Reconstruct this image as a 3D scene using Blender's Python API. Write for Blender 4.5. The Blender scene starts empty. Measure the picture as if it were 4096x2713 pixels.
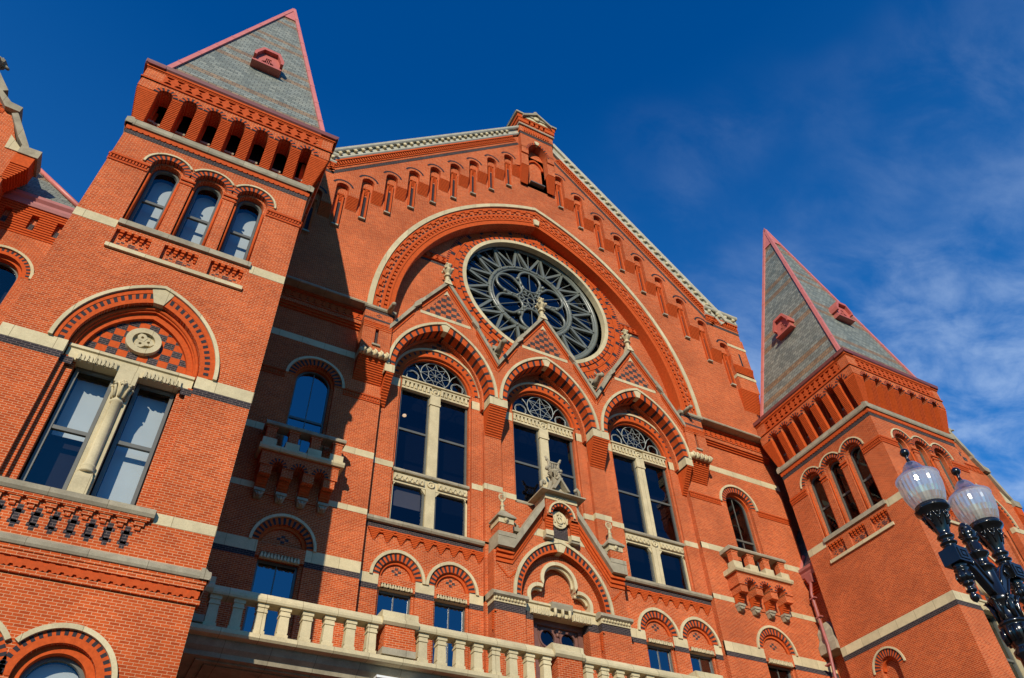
import bpy, bmesh, math, random
from mathutils import Vector, Matrix
from mathutils.geometry import tessellate_polygon
random.seed(7)
R = math.radians
S = bpy.context.scene
COL = S.collection

# ------------------------------------------------------------------ camera
cam = bpy.data.cameras.new("camera")
camo = bpy.data.objects.new("camera", cam)
COL.objects.link(camo)
rt = Vector((0.8846385, -0.4651768, -0.0320190))
up = Vector((-0.3084420, -0.6353044, 0.7079915))
fw = Vector((0.3496830, 0.6164405, 0.7054948))
camo.matrix_world = Matrix(((rt.x, up.x, -fw.x, -1.7333), (rt.y, up.y, -fw.y, -20.0), (rt.z, up.z, -fw.z, -3.396), (0, 0, 0, 1)))
cam.sensor_fit = 'HORIZONTAL'
cam.sensor_width = 36.0
cam.lens = 3038.68 / 4096 * 36
cam.clip_start = 0.1
cam.clip_end = 5000
S.camera = camo

# ------------------------------------------------------------------ sky and sun
SUN = Vector((0.611, 1.0, -0.515)).normalized()
SUN_EL = math.asin(-SUN.z)
SUN_AZ = math.atan2(-SUN.x, -SUN.y)
world = bpy.data.worlds.new("World")
S.world = world
world.use_nodes = True
nt = world.node_tree
nt.nodes.clear()
def N(tree, typ, **kw):
    n = tree.nodes.new(typ)
    for k, v in kw.items():
        if k == 'op': n.operation = v
        elif k == 'bt': n.blend_type = v
        else: setattr(n, k, v)
    return n
def setin(n, **kw):
    for k, v in kw.items():
        n.inputs[k.replace('_', ' ')].default_value = v
L = nt.links.new
out = N(nt, 'ShaderNodeOutputWorld')
bg = N(nt, 'ShaderNodeBackground')
bg.inputs[1].default_value = 0.115
sky = N(nt, 'ShaderNodeTexSky', sky_type='NISHITA', sun_disc=False, sun_elevation=SUN_EL, sun_rotation=SUN_AZ, altitude=200, air_density=1.0, dust_density=0.4, ozone_density=4.0)
hsv = N(nt, 'ShaderNodeHueSaturation')
hsv.inputs['Saturation'].default_value = 1.20
hsv.inputs['Value'].default_value = 1.0
hsv.inputs['Hue'].default_value = 0.512
pol_ = N(nt, 'ShaderNodeMix', data_type='RGBA', blend_type='MULTIPLY')      # the deep blue of a polarised clear sky
pol_.inputs[0].default_value = 1.0; pol_.inputs[7].default_value = (0.25, 1.04, 1.46, 1)
L(sky.outputs[0], pol_.inputs[6]); L(pol_.outputs[2], hsv.inputs['Color'])
# thin cirrus lying on a flat layer high above the street
tc = N(nt, 'ShaderNodeTexCoord')
sx = N(nt, 'ShaderNodeSeparateXYZ')
L(tc.outputs['Generated'], sx.inputs[0])
zc = N(nt, 'ShaderNodeMath', op='MAXIMUM'); zc.inputs[1].default_value = 0.05
L(sx.outputs[2], zc.inputs[0])
dx = N(nt, 'ShaderNodeMath', op='DIVIDE'); dy = N(nt, 'ShaderNodeMath', op='DIVIDE')
L(sx.outputs[0], dx.inputs[0]); L(zc.outputs[0], dx.inputs[1])
L(sx.outputs[1], dy.inputs[0]); L(zc.outputs[0], dy.inputs[1])
cb = N(nt, 'ShaderNodeCombineXYZ')
L(dx.outputs[0], cb.inputs[0]); L(dy.outputs[0], cb.inputs[1])
mp = N(nt, 'ShaderNodeMapping')
mp.inputs['Rotation'].default_value = (0, 0, R(35)); mp.inputs['Scale'].default_value = (1.0, 1.7, 1)
L(cb.outputs[0], mp.inputs[0])
n1 = N(nt, 'ShaderNodeTexNoise'); setin(n1, Scale=5.0, Detail=10.0, Roughness=0.60, Distortion=0.3)
L(mp.outputs[0], n1.inputs['Vector'])
n2 = N(nt, 'ShaderNodeTexNoise'); setin(n2, Scale=2.0, Detail=3.0, Roughness=0.5)
L(cb.outputs[0], n2.inputs['Vector'])
# the cirrus bank lies to the north-east: fade it out away from there
lx = N(nt, 'ShaderNodeMath', op='MULTIPLY'); lx.inputs[1].default_value = 0.62
ly = N(nt, 'ShaderNodeMath', op='MULTIPLY'); ly.inputs[1].default_value = 0.36
L(dx.outputs[0], lx.inputs[0]); L(dy.outputs[0], ly.inputs[0])
ad = N(nt, 'ShaderNodeMath', op='ADD'); L(lx.outputs[0], ad.inputs[0]); L(ly.outputs[0], ad.inputs[1])
ad2 = N(nt, 'ShaderNodeMath', op='MULTIPLY_ADD'); ad2.inputs[1].default_value = 0.9; L(n2.outputs[0], ad2.inputs[0]); L(ad.outputs[0], ad2.inputs[2])
ramp = N(nt, 'ShaderNodeMapRange', interpolation_type='SMOOTHSTEP')
ramp.inputs[1].default_value = 0.86; ramp.inputs[2].default_value = 1.55
L(ad2.outputs[0], ramp.inputs[0])
cr = N(nt, 'ShaderNodeMapRange', interpolation_type='SMOOTHSTEP')
cr.inputs[1].default_value = 0.30; cr.inputs[2].default_value = 0.80
L(n1.outputs[0], cr.inputs[0])
cm = N(nt, 'ShaderNodeMath', op='MULTIPLY'); L(ramp.outputs[0], cm.inputs[0]); L(cr.outputs[0], cm.inputs[1])
cm2 = N(nt, 'ShaderNodeMath', op='MULTIPLY'); cm2.inputs[1].default_value = 0.52; L(cm.outputs[0], cm2.inputs[0])
mx = N(nt, 'ShaderNodeMix', data_type='RGBA')
L(cm2.outputs[0], mx.inputs[0])
mx.inputs[7].default_value = (5.0, 6.4, 8.5, 1)
# paler air towards the horizon
hz = N(nt, 'ShaderNodeMapRange'); hz.inputs[1].default_value = 0.88; hz.inputs[2].default_value = 0.25; hz.inputs[3].default_value = 0.0; hz.inputs[4].default_value = 0.55
L(sx.outputs[2], hz.inputs[0])
mz = N(nt, 'ShaderNodeMix', data_type='RGBA'); L(hz.outputs[0], mz.inputs[0]); L(hsv.outputs[0], mz.inputs[6]); mz.inputs[7].default_value = (0.55, 2.5, 6.0, 1)
L(mz.outputs[2], mx.inputs[6])
L(mx.outputs[2], bg.inputs[0])
L(bg.outputs[0], out.inputs[0])

sun = bpy.data.lights.new("sun", 'SUN')
sun.energy = 4.8
sun.angle = R(0.5)
sun.color = (1.0, 0.89, 0.72)
suno = bpy.data.objects.new("sun", sun)
COL.objects.link(suno)
suno.rotation_euler = SUN.to_track_quat('-Z', 'Y').to_euler()
S.view_settings.view_transform = 'Standard'
S.view_settings.look = 'None'
S.view_settings.exposure = 0.0
S.view_settings.gamma = 1.0
S.view_settings.use_curve_mapping = False

# ------------------------------------------------------------------ materials
MAT = {}
def newmat(name):
    m = bpy.data.materials.new(name); m.use_nodes = True
    t = m.node_tree; t.nodes.clear()
    o = N(t, 'ShaderNodeOutputMaterial'); b = N(t, 'ShaderNodeBsdfPrincipled')
    t.links.new(b.outputs[0], o.inputs[0]); MAT[name] = m
    return m, t, b
def mixc(t, bt, fac, a, b):
    n = N(t, 'ShaderNodeMix', data_type='RGBA', blend_type=bt)
    for i, v in ((0, fac), (6, a), (7, b)):
        if hasattr(v, 'links'): t.links.new(v, n.inputs[i])
        else: n.inputs[i].default_value = v if i == 0 else (*v, 1)
    return n.outputs[2]
def rng(t, sock, a, b, c, d):
    n = N(t, 'ShaderNodeMapRange'); t.links.new(sock, n.inputs[0])
    for i, v in enumerate((a, b, c, d)): n.inputs[i + 1].default_value = v
    return n.outputs[0]
def noise(t, scale, detail=4, rough=.6, vec=None):
    n = N(t, 'ShaderNodeTexNoise'); setin(n, Scale=scale, Detail=detail, Roughness=rough)
    if vec is None:
        g = N(t, 'ShaderNodeNewGeometry'); vec = g.outputs['Position']
    t.links.new(vec, n.inputs['Vector'])
    return n.outputs[0]
def facade_uv(t):
    # runs along whichever way the wall faces, z stays up
    g = N(t, 'ShaderNodeNewGeometry')
    p = N(t, 'ShaderNodeSeparateXYZ'); t.links.new(g.outputs['Position'], p.inputs[0])
    n = N(t, 'ShaderNodeSeparateXYZ'); t.links.new(g.outputs['True Normal'], n.inputs[0])
    def big(s, th):
        a = N(t, 'ShaderNodeMath', op='ABSOLUTE'); t.links.new(s, a.inputs[0])
        b = N(t, 'ShaderNodeMath', op='GREATER_THAN'); b.inputs[1].default_value = th; t.links.new(a.outputs[0], b.inputs[0]); return b.outputs[0]
    def mix(f, a, b):
        m = N(t, 'ShaderNodeMix', data_type='FLOAT'); t.links.new(f, m.inputs[0]); t.links.new(a, m.inputs[2]); t.links.new(b, m.inputs[3]); return m.outputs[0]
    u = mix(big(n.outputs[0], .7), p.outputs[0], p.outputs[1])
    v = mix(big(n.outputs[2], .8), p.outputs[2], p.outputs[1])
    c = N(t, 'ShaderNodeCombineXYZ'); t.links.new(u, c.inputs[0]); t.links.new(v, c.inputs[1])
    return c.outputs[0], p
def brick(name, c1, c2, cm, bw=.225, bh=.0775, ms=.0055, rough=.85):
    m, t, b = newmat(name)
    uv, p = facade_uv(t)
    br = N(t, 'ShaderNodeTexBrick')
    t.links.new(uv, br.inputs['Vector'])
    br.inputs['Color1'].default_value = (*c1, 1); br.inputs['Color2'].default_value = (*c2, 1); br.inputs['Mortar'].default_value = (*cm, 1)
    setin(br, Scale=1.0, Mortar_Size=ms, Mortar_Smooth=.15, Bias=-.1, Brick_Width=bw, Row_Height=bh)
    col = br.outputs[0]
    col = mixc(t, 'MULTIPLY', 1.0, col, mixc(t, 'MIX', rng(t, noise(t, .35, 5), .35, .7, 0, 1), (.80, .76, .74), (1.15, 1.13, 1.10)))
    col = mixc(t, 'MULTIPLY', 1.0, col, mixc(t, 'MIX', rng(t, noise(t, 6, 3), .3, .7, 0, 1), (.90, .88, .86), (1.06, 1.06, 1.06)))
    # pale salt bloom and dark soot where weather has left them
    col = mixc(t, 'MIX', rng(t, noise(t, .8, 7, .7), .66, .82, 0, .16), col, (.60, .38, .26))
    col = mixc(t, 'MIX', rng(t, noise(t, .55, 6, .65), .60, .80, 0, .22), col, (.10, .05, .035))
    t.links.new(col, b.inputs['Base Color'])
    b.inputs['Roughness'].default_value = rough; b.inputs['Specular IOR Level'].default_value = .12
    bp = N(t, 'ShaderNodeBump'); bp.inputs['Strength'].default_value = .35; bp.inputs['Distance'].default_value = .01
    inv = N(t, 'ShaderNodeMath', op='SUBTRACT'); inv.inputs[0].default_value = 1; t.links.new(br.outputs[1], inv.inputs[1])
    t.links.new(inv.outputs[0], bp.inputs['Height']); t.links.new(bp.outputs[0], b.inputs['Normal'])
    return m
def plain(name, c, rough=.8, var=.16, sc=3.0, metal=0, spec=None, speck=0, coat=0, joint=0):
    m, t, b = newmat(name)
    lo = tuple(x * (1 - var) for x in c); hi = tuple(min(1, x * (1 + var)) for x in c)
    col = mixc(t, 'MIX', rng(t, noise(t, sc, 6, .65), .3, .7, 0, 1), lo, hi)
    if speck:
        col = mixc(t, 'MIX', rng(t, noise(t, sc * .4, 8, .7), .55, .8, 0, speck), col, tuple(x * .42 for x in c))
        col = mixc(t, 'MULTIPLY', 1, col, mixc(t, 'MIX', rng(t, noise(t, 22, 3, .6), .3, .7, 0, 1), (.9, .9, .9), (1.07, 1.07, 1.07)))
    if joint:      # mortar joints between the stones of a course
        uv, p = facade_uv(t)
        br = N(t, 'ShaderNodeTexBrick'); t.links.new(uv, br.inputs['Vector']); br.offset = 0
        br.inputs['Color1'].default_value = (1.06, 1.05, 1.02, 1); br.inputs['Color2'].default_value = (.86, .85, .83, 1); br.inputs['Mortar'].default_value = (.50, .47, .43, 1)
        setin(br, Scale=1.0, Mortar_Size=.009, Mortar_Smooth=.1, Bias=0, Brick_Width=joint, Row_Height=60.0)
        col = mixc(t, 'MULTIPLY', 1, col, br.outputs[0])
    t.links.new(col, b.inputs['Base Color'])
    spec = spec if spec is not None else (.12 if rough > .7 else .5); setin(b, Roughness=rough, Metallic=metal); b.inputs['Specular IOR Level'].default_value = spec
    if coat: b.inputs['Coat Weight'].default_value = coat; b.inputs['Coat Roughness'].default_value = .06
    return m
BR = brick('red_brick', (.54, .092, .018), (.37, .053, .010), (.63, .38, .21), ms=.0058)
BK = brick('black_brick', (.030, .026, .030), (.045, .038, .042), (.20, .16, .14))
VR = plain('voussoir_brick', (.49, .078, .015), .85, .2, 9)
VB = plain('black_voussoir', (.032, .028, .032), .75, .25, 9)
TC = plain('terracotta', (.47, .073, .015), .8, .15, 5, speck=.2)
ST = plain('buff_stone', (.56, .475, .29), .85, .14, 1.6, speck=.5, joint=1.15)
SG = plain('weathered_stone', (.33, .29, .205), .9, .22, 2.0, speck=.6, joint=1.4)
PK = plain('pink_sheet_metal', (.56, .17, .14), .5, .12, 2.5, speck=.15)
MR = plain('maroon_gutter_paint', (.19, .055, .045), .45, .15, 2.5)
FR = plain('grey_green_frame_paint', (.105, .105, .085), .38, .12, 3)
TR = plain('tracery_paint', (.13, .14, .112), .33, .12, 3)
BL = plain('window_blind', (.43, .47, .46), .9, .05, .7)
BT = plain('tan_blind', (.40, .34, .27), .9, .05, .7)
DK = plain('painted_dark', (.012, .011, .014), .9, .2, 1)  # near-black colour that stands in for unlit depth
DR = plain('brown_door_wood', (.16, .070, .048), .5, .2, 4)
IR = plain('black_iron_paint', (.006, .006, .006), .2, .3, 9, spec=.5, coat=.35)
CW = plain('white_cap_metal', (.72, .72, .68), .55, .06, 2)
AS = plain('asphalt', (.05, .049, .048), .9, .2, 1.5)
PV = plain('pavement_concrete', (.11, .10, .09), .9, .12, 1.2)
CP = plain('coping_metal', (.43, .40, .29), .6, .2, 2, speck=.3)
PD = plain('red_sheet_metal', (.47, .115, .085), .5, .12, 2.5, speck=.15)
PG = plain('dull_pink_gutter', (.34, .10, .085), .5, .12, 2.5)
TL = plain('light_tracery_paint', (.27, .29, .26), .4, .1, 3)
def slate():
    m, t, b = newmat('slate')
    uv, p = facade_uv(t)
    br = N(t, 'ShaderNodeTexBrick'); t.links.new(uv, br.inputs['Vector'])
    br.inputs['Color1'].default_value = (.125, .140, .115, 1); br.inputs['Color2'].default_value = (.235, .250, .205, 1); br.inputs['Mortar'].default_value = (.035, .035, .032, 1)
    setin(br, Scale=1.0, Mortar_Size=.011, Mortar_Smooth=.1, Bias=.05, Brick_Width=.34, Row_Height=.235)
    br2 = N(t, 'ShaderNodeTexBrick'); t.links.new(uv, br2.inputs['Vector'])
    br2.inputs['Color1'].default_value = (.17, .105, .055, 1); br2.inputs['Color2'].default_value = (.27, .185, .105, 1); br2.inputs['Mortar'].default_value = (.035, .03, .025, 1)
    setin(br2, Scale=1.0, Mortar_Size=.011, Mortar_Smooth=.1, Bias=.05, Brick_Width=.34, Row_Height=.235)
    acc = None
    for lo, hi in ((29.14, 29.61), (30.32, 30.79), (33.84, 34.31), (35.02, 35.49), (38.54, 39.01), (39.72, 40.19), (43.24, 43.71), (44.42, 44.89)):
        c = N(t, 'ShaderNodeMath', op='COMPARE'); c.inputs[1].default_value = (lo + hi) / 2; c.inputs[2].default_value = (hi - lo) / 2
        t.links.new(p.outputs[2], c.inputs[0])
        if acc is None: acc = c.outputs[0]
        else:
            a = N(t, 'ShaderNodeMath', op='ADD'); t.links.new(acc, a.inputs[0]); t.links.new(c.outputs[0], a.inputs[1]); acc = a.outputs[0]
    col = mixc(t, 'MIX', acc, br.outputs[0], br2.outputs[0])
    col = mixc(t, 'MULTIPLY', 1, col, mixc(t, 'MIX', rng(t, noise(t, 1.3, 5), .3, .7, 0, 1), (.86, .9, .92), (1.12, 1.08, 1.02)))
    t.links.new(col, b.inputs['Base Color']); b.inputs['Roughness'].default_value = .62
    bp = N(t, 'ShaderNodeBump'); bp.inputs['Strength'].default_value = .5; bp.inputs['Distance'].default_value = .02
    inv = N(t, 'ShaderNodeMath', op='SUBTRACT'); inv.inputs[0].default_value = 1; t.links.new(br.outputs[1], inv.inputs[1])
    t.links.new(inv.outputs[0], bp.inputs['Height']); t.links.new(bp.outputs[0], b.inputs['Normal'])
    return m
SL = slate()
def glass(name, refl, tint, tcol=(.75, .8, .85)):
    m, t, b = newmat(name); t.nodes.remove(b)
    o = [n for n in t.nodes if n.type == 'OUTPUT_MATERIAL'][0]
    tr = N(t, 'ShaderNodeBsdfTransparent'); tr.inputs[0].default_value = (*tcol, 1)
    gl = N(t, 'ShaderNodeBsdfGlossy'); gl.inputs[0].default_value = (*tint, 1); gl.inputs[1].default_value = .015
    lw = N(t, 'ShaderNodeLayerWeight'); lw.inputs[0].default_value = .5
    pw = N(t, 'ShaderNodeMath', op='POWER'); pw.inputs[1].default_value = 4.0; t.links.new(lw.outputs[1], pw.inputs[0])
    f = N(t, 'ShaderNodeMath', op='MULTIPLY_ADD', use_clamp=True); f.inputs[1].default_value = .9; f.inputs[2].default_value = refl
    t.links.new(pw.outputs[0], f.inputs[0])
    wv = N(t, 'ShaderNodeBump'); wv.inputs['Strength'].default_value = .05; wv.inputs['Distance'].default_value = .05
    t.links.new(noise(t, .8, 2), wv.inputs['Height']); t.links.new(wv.outputs[0], gl.inputs['Normal'])
    ms = N(t, 'ShaderNodeMixShader')
    t.links.new(f.outputs[0], ms.inputs[0]); t.links.new(tr.outputs[0], ms.inputs[1]); t.links.new(gl.outputs[0], ms.inputs[2]); t.links.new(ms.outputs[0], o.inputs[0])
    return m
GD = glass('dark_glass', .05, (.8, .85, 1.0), (.35, .38, .45))
GC = glass('clear_glass', .06, (.9, .95, 1), (.9, .93, .95))
GB = glass('mirror_glass', .20, (.85, .92, 1.0), (.3, .32, .4))
def acrylic():
    m, t, b = newmat('prismatic_acrylic')
    t.nodes.remove(b)
    o = [n for n in t.nodes if n.type == 'OUTPUT_MATERIAL'][0]
    g = N(t, 'ShaderNodeBsdfGlossy'); g.inputs[0].default_value = (.9, .92, .9, 1); g.inputs[1].default_value = .10
    d = N(t, 'ShaderNodeBsdfTranslucent'); d.inputs[0].default_value = (.84, .78, .66, 1)
    d2 = N(t, 'ShaderNodeBsdfDiffuse'); d2.inputs[0].default_value = (.76, .73, .64, 1)
    tr = N(t, 'ShaderNodeBsdfTransparent'); tr.inputs[0].default_value = (.92, .9, .84, 1)
    a = N(t, 'ShaderNodeMixShader'); a.inputs[0].default_value = .5
    t.links.new(d.outputs[0], a.inputs[1]); t.links.new(d2.outputs[0], a.inputs[2])
    c = N(t, 'ShaderNodeMixShader'); c.inputs[0].default_value = .52
    t.links.new(a.outputs[0], c.inputs[1]); t.links.new(tr.outputs[0], c.inputs[2])
    e = N(t, 'ShaderNodeMixShader'); e.inputs[0].default_value = .3
    t.links.new(c.outputs[0], e.inputs[1]); t.links.new(g.outputs[0], e.inputs[2]); t.links.new(e.outputs[0], o.inputs[0])
    return m
AC = acrylic()
def clearcap():
    m, t, b = newmat('clear_acrylic'); t.nodes.remove(b)
    o = [n for n in t.nodes if n.type == 'OUTPUT_MATERIAL'][0]
    g = N(t, 'ShaderNodeBsdfGlossy'); g.inputs[0].default_value = (.95, .95, 1, 1); g.inputs[1].default_value = .04
    d2 = N(t, 'ShaderNodeBsdfTranslucent'); d2.inputs[0].default_value = (.8, .82, .85, 1)
    tr = N(t, 'ShaderNodeBsdfTransparent'); tr.inputs[0].default_value = (.88, .9, .93, 1)
    c = N(t, 'ShaderNodeMixShader'); c.inputs[0].default_value = .5
    t.links.new(d2.outputs[0], c.inputs[1]); t.links.new(tr.outputs[0], c.inputs[2])
    e = N(t, 'ShaderNodeMixShader')
    f = N(t, 'ShaderNodeLayerWeight'); f.inputs[0].default_value = .22; t.links.new(f.outputs[1], e.inputs[0])
    t.links.new(c.outputs[0], e.inputs[1]); t.links.new(g.outputs[0], e.inputs[2]); t.links.new(e.outputs[0], o.inputs[0])
    return m
AK = clearcap()
LMP, t_, b_ = newmat('lit_lamp_bowl')
b_.inputs['Emission Color'].default_value = (1, .62, .28, 1); b_.inputs['Emission Strength'].default_value = 2.2

# ------------------------------------------------------------------ mesh helpers
class Frame:
    """u runs along a wall, d goes into it, v goes up (or along a slope)."""
    def __init__(s, o=(0, 0, 0), u=(1, 0, 0), d=(0, 1, 0), v=(0, 0, 1)):
        s.o, s.u, s.d, s.v = Vector(o), Vector(u), Vector(d), Vector(v)
    def __call__(s, u, d, v): return s.o + s.u * u + s.d * d + s.v * v
W = Frame()
class MB:
    def __init__(s): s.v, s.f, s.m, s.sm, s.mats = [], [], [], [], []
    def add(s, pts, faces, mat, smooth=False):
        if mat not in s.mats: s.mats.append(mat)
        k = s.mats.index(mat); n = len(s.v); s.v.extend(pts)
        for f in faces: s.f.append([i + n for i in f]); s.m.append(k); s.sm.append(smooth)
    def build(s, name, parent=None, label=None):
        me = bpy.data.meshes.new(name); me.from_pydata([tuple(p) for p in s.v], [], s.f)
        for m in s.mats: me.materials.append(m)
        me.polygons.foreach_set('material_index', s.m); me.polygons.foreach_set('use_smooth', s.sm); me.update()
        bm = bmesh.new(); bm.from_mesh(me); bmesh.ops.recalc_face_normals(bm, faces=bm.faces); bm.to_mesh(me); bm.free()
        o = bpy.data.objects.new(name, me); COL.objects.link(o)
        if parent:
            o.parent = parent
            if parent.type == 'EMPTY': o.matrix_parent_inverse = Matrix.Translation(-parent.location)
        if label: o['label'] = label
        return o
    def box(s, m, u0, u1, d0, d1, v0, v1, F=W):
        p = [F(u, d, v) for v in (v0, v1) for d in (d0, d1) for u in (u0, u1)]
        s.add(p, [(0, 1, 3, 2), (4, 5, 7, 6), (0, 1, 5, 4), (2, 3, 7, 6), (0, 2, 6, 4), (1, 3, 7, 5)], m)
    def taper(s, m, c0, c1, F=W):
        # c = (u0,u1,d0,d1,v): bottom and top rectangles
        p = [F(u, d, c[4]) for c in (c0, c1) for d in c[2:4] for u in c[0:2]]
        s.add(p, [(0, 1, 3, 2), (4, 5, 7, 6), (0, 1, 5, 4), (2, 3, 7, 6), (0, 2, 6, 4), (1, 3, 7, 5)], m)
    def slab(s, m, outer, holes=(), d0=0, d1=.3, F=W, side=None, back=False):
        side = side or m
        loops = [outer, *holes]
        flat = [q for l in loops for q in l]
        tri = tessellate_polygon([[Vector((q[0], q[1], 0)) for q in l] for l in loops])
        s.add([F(q[0], d0, q[1]) for q in flat], [tuple(t) for t in tri], m)
        if back: s.add([F(q[0], d1, q[1]) for q in flat], [tuple(t) for t in tri], m)
        for l in loops:
            n = len(l)
            s.add([F(q[0], d0, q[1]) for q in l] + [F(q[0], d1, q[1]) for q in l], [(i, (i + 1) % n, (i + 1) % n + n, i + n) for i in range(n)], side)
    def ring(s, mats, pin, pout, d0, d1, F=W, soffit=None):
        n = len(pin)
        for i in range(n - 1):
            m = mats[i % len(mats)]
            p = [F(q[0], d, q[1]) for d in (d0, d1) for q in (pin[i], pin[i + 1], pout[i + 1], pout[i])]
            s.add(p, [(0, 1, 2, 3), (0, 1, 5, 4), (3, 2, 6, 7)] + ([(0, 3, 7, 4)] if i == 0 else []) + ([(1, 2, 6, 5)] if i == n - 2 else []), m)
    def extr(s, m, prof, u0, u1, F=W):
        # profile in (d,v) pushed along u
        n = len(prof)
        tri = tessellate_polygon([[Vector((q[0], q[1], 0)) for q in prof]])
        p = [F(u0, *q) for q in prof] + [F(u1, *q) for q in prof]
        s.add(p, [(i, (i + 1) % n, (i + 1) % n + n, i + n) for i in range(n)] + [tuple(t) for t in tri] + [tuple(i + n for i in t) for t in tri], m)
    def lathe(s, m, c, prof, n=16, smooth=True, ax=None):
        c = Vector(c); X, Y, Z = ax or (Vector((1, 0, 0)), Vector((0, 1, 0)), Vector((0, 0, 1)))
        p = []
        for r, z in prof:
            for k in range(n):
                a = 2 * math.pi * k / n; p.append(c + X * (r * math.cos(a)) + Y * (r * math.sin(a)) + Z * z)
        f = []
        for i in range(len(prof) - 1):
            for k in range(n):
                k2 = (k + 1) % n; f.append((i * n + k, i * n + k2, (i + 1) * n + k2, (i + 1) * n + k))
        f.append(tuple(range(n))); f.append(tuple(range((len(prof) - 1) * n, len(prof) * n)))
        s.add(p, f, m, smooth)
    def tube(s, m, path, r, n=8, closed=False, r1=None, smooth=True, sq=False):
        path = [Vector(p) for p in path]; k = len(path); p = []
        for i, q in enumerate(path):
            a = path[(i - 1) % k] if (closed or i > 0) else q
            b = path[(i + 1) % k] if (closed or i < k - 1) else q
            t = (b - a).normalized()
            h = Vector((0, 1, 0)) if abs(t.y) < .9 else Vector((1, 0, 0))
            x = t.cross(h).normalized(); y = x.cross(t).normalized()
            rr = r if r1 is None else r + (r1 - r) * i / (k - 1)
            for j in range(n):
                an = 2 * math.pi * (j + .5) / n; p.append(q + x * (rr * math.cos(an)) + y * (rr * math.sin(an)))
        f = []
        for i in range(k if closed else k - 1):
            i2 = (i + 1) % k
            for j in range(n):
                j2 = (j + 1) % n; f.append((i * n + j, i * n + j2, i2 * n + j2, i2 * n + j))
        if not closed: f += [tuple(range(n)), tuple(range((k - 1) * n, k * n))]
        s.add(p, f, m, smooth and n > 4)
    def ball(s, m, c, r, n=10, squash=1):
        prof = [(max(1e-4, r * math.sin(math.pi * i / n)), -r * squash * math.cos(math.pi * i / n)) for i in range(n + 1)]
        s.lathe(m, c, prof, n)
    def pyramid(s, m, u0, u1, d0, d1, v0, v1, F=W, tip=0):
        c, e = (u0 + u1) / 2, (d0 + d1) / 2
        s.taper(m, (u0, u1, d0, d1, v0), (c - tip, c + tip, e - tip, e + tip, v1), F)
class Trim:
    """dressed stone of one wall: st('sill') opens a new piece, st.box(...) adds to the open one"""
    def __init__(s): s.ps = []
    def __call__(s, name):
        s.ps.append((name, MB())); return s.ps[-1][1]
    def __getattr__(s, k): return getattr(s.ps[-1][1], k)
    def build(s, parent):
        for n, mb in s.ps:
            if mb.v: mb.build(n, parent)
def empty(name, loc, label, cat, group=None):
    o = bpy.data.objects.new(name, None); COL.objects.link(o); o.location = loc
    o['label'] = label; o['category'] = cat
    if group: o['group'] = group
    return o
def arc(cx, zs, hw, rise, n=24):
    """left spring to right spring; pointed two-centred when taller than wide"""
    if rise <= hw * 1.02:
        return [(cx - hw * math.cos(math.pi * i / n), zs + rise * math.sin(math.pi * i / n)) for i in range(n + 1)]
    c = (rise * rise - hw * hw) / (2 * hw); r = hw + c; a = math.atan2(rise, c); h = n // 2
    left = [(cx + c - r * math.cos(a * i / h), zs + r * math.sin(a * i / h)) for i in range(h + 1)]
    return left + [(2 * cx - x, z) for x, z in reversed(left[:-1])]
def archhole(cx, z0, zs, hw, rise, n=24): return [(cx - hw, z0)] + arc(cx, zs, hw, rise, n) + [(cx + hw, z0)]
def rect(u0, u1, v0, v1): return [(u0, v0), (u0, v1), (u1, v1), (u1, v0)]
def circ(cx, cz, r, n=40): return [(cx + r * math.cos(2 * math.pi * i / n), cz + r * math.sin(2 * math.pi * i / n)) for i in range(n)]
def clip(poly, conv):
    """cut a polygon by a convex outline (both in u,v)"""
    a = sum(conv[i][0] * conv[(i + 1) % len(conv)][1] - conv[(i + 1) % len(conv)][0] * conv[i][1] for i in range(len(conv)))
    if a < 0: conv = conv[::-1]
    for i in range(len(conv)):
        A, B = conv[i], conv[(i + 1) % len(conv)]; res = []
        side = lambda p: (B[0] - A[0]) * (p[1] - A[1]) - (B[1] - A[1]) * (p[0] - A[0])
        for j in range(len(poly)):
            P, Q = poly[j], poly[(j + 1) % len(poly)]; sp, sq = side(P), side(Q)
            if sp >= 0: res.append(P)
            if sp * sq < 0:
                k = sp / (sp - sq); res.append((P[0] + (Q[0] - P[0]) * k, P[1] + (Q[1] - P[1]) * k))
        poly = res
        if len(poly) < 3: return []
    return poly
def checker(mb, conv, d, su, sv, F=W, u0=0, v0=0, mat=None):
    us = [p[0] for p in conv]; vs = [p[1] for p in conv]
    i0 = math.floor((min(us) - u0) / su)
    for i in range(i0, i0 + int((max(us) - min(us)) / su) + 3):
        for j in range(int((max(vs) - min(vs)) / sv) + 2):
            if (i + j) % 2: continue
            a, b = u0 + i * su, min(vs) + j * sv + v0
            q = clip([(a, b), (a + su, b), (a + su, b + sv), (a, b + sv)], conv)
            if q: mb.slab(mat or BK, q, (), d - .005, d, F)
def lattice(mb, u0, u1, v0, v1, d, F=W, step=None, m=None):
    """pierced brick frieze: diamonds in the middle, half octagons along both edges"""
    m = m or TC; h = v1 - v0; n = max(1, round((u1 - u0) / (step or h * .62))); w = (u1 - u0) / n
    mb.box(BR, u0, u1, d + .12, d + .14, v0, v1, F)
    for i in range(n):
        a = u0 + i * w; c = a + w / 2; z = (v0 + v1) / 2; q = w * .17
        holes = [[(c - q, z), (c, z + q), (c + q, z), (c, z - q)]]
        for b, sg in ((v0 + h * .10, 1), (v1 - h * .10, -1)):
            holes.append([(c - w * .38, b), (c - w * .3, b + sg * h * .13), (c - w * .12, b + sg * h * .22), (c + w * .12, b + sg * h * .22), (c + w * .3, b + sg * h * .13), (c + w * .38, b)])
        mb.slab(m, rect(a, a + w, v0, v1), holes, d, d + .125, F)
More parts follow.
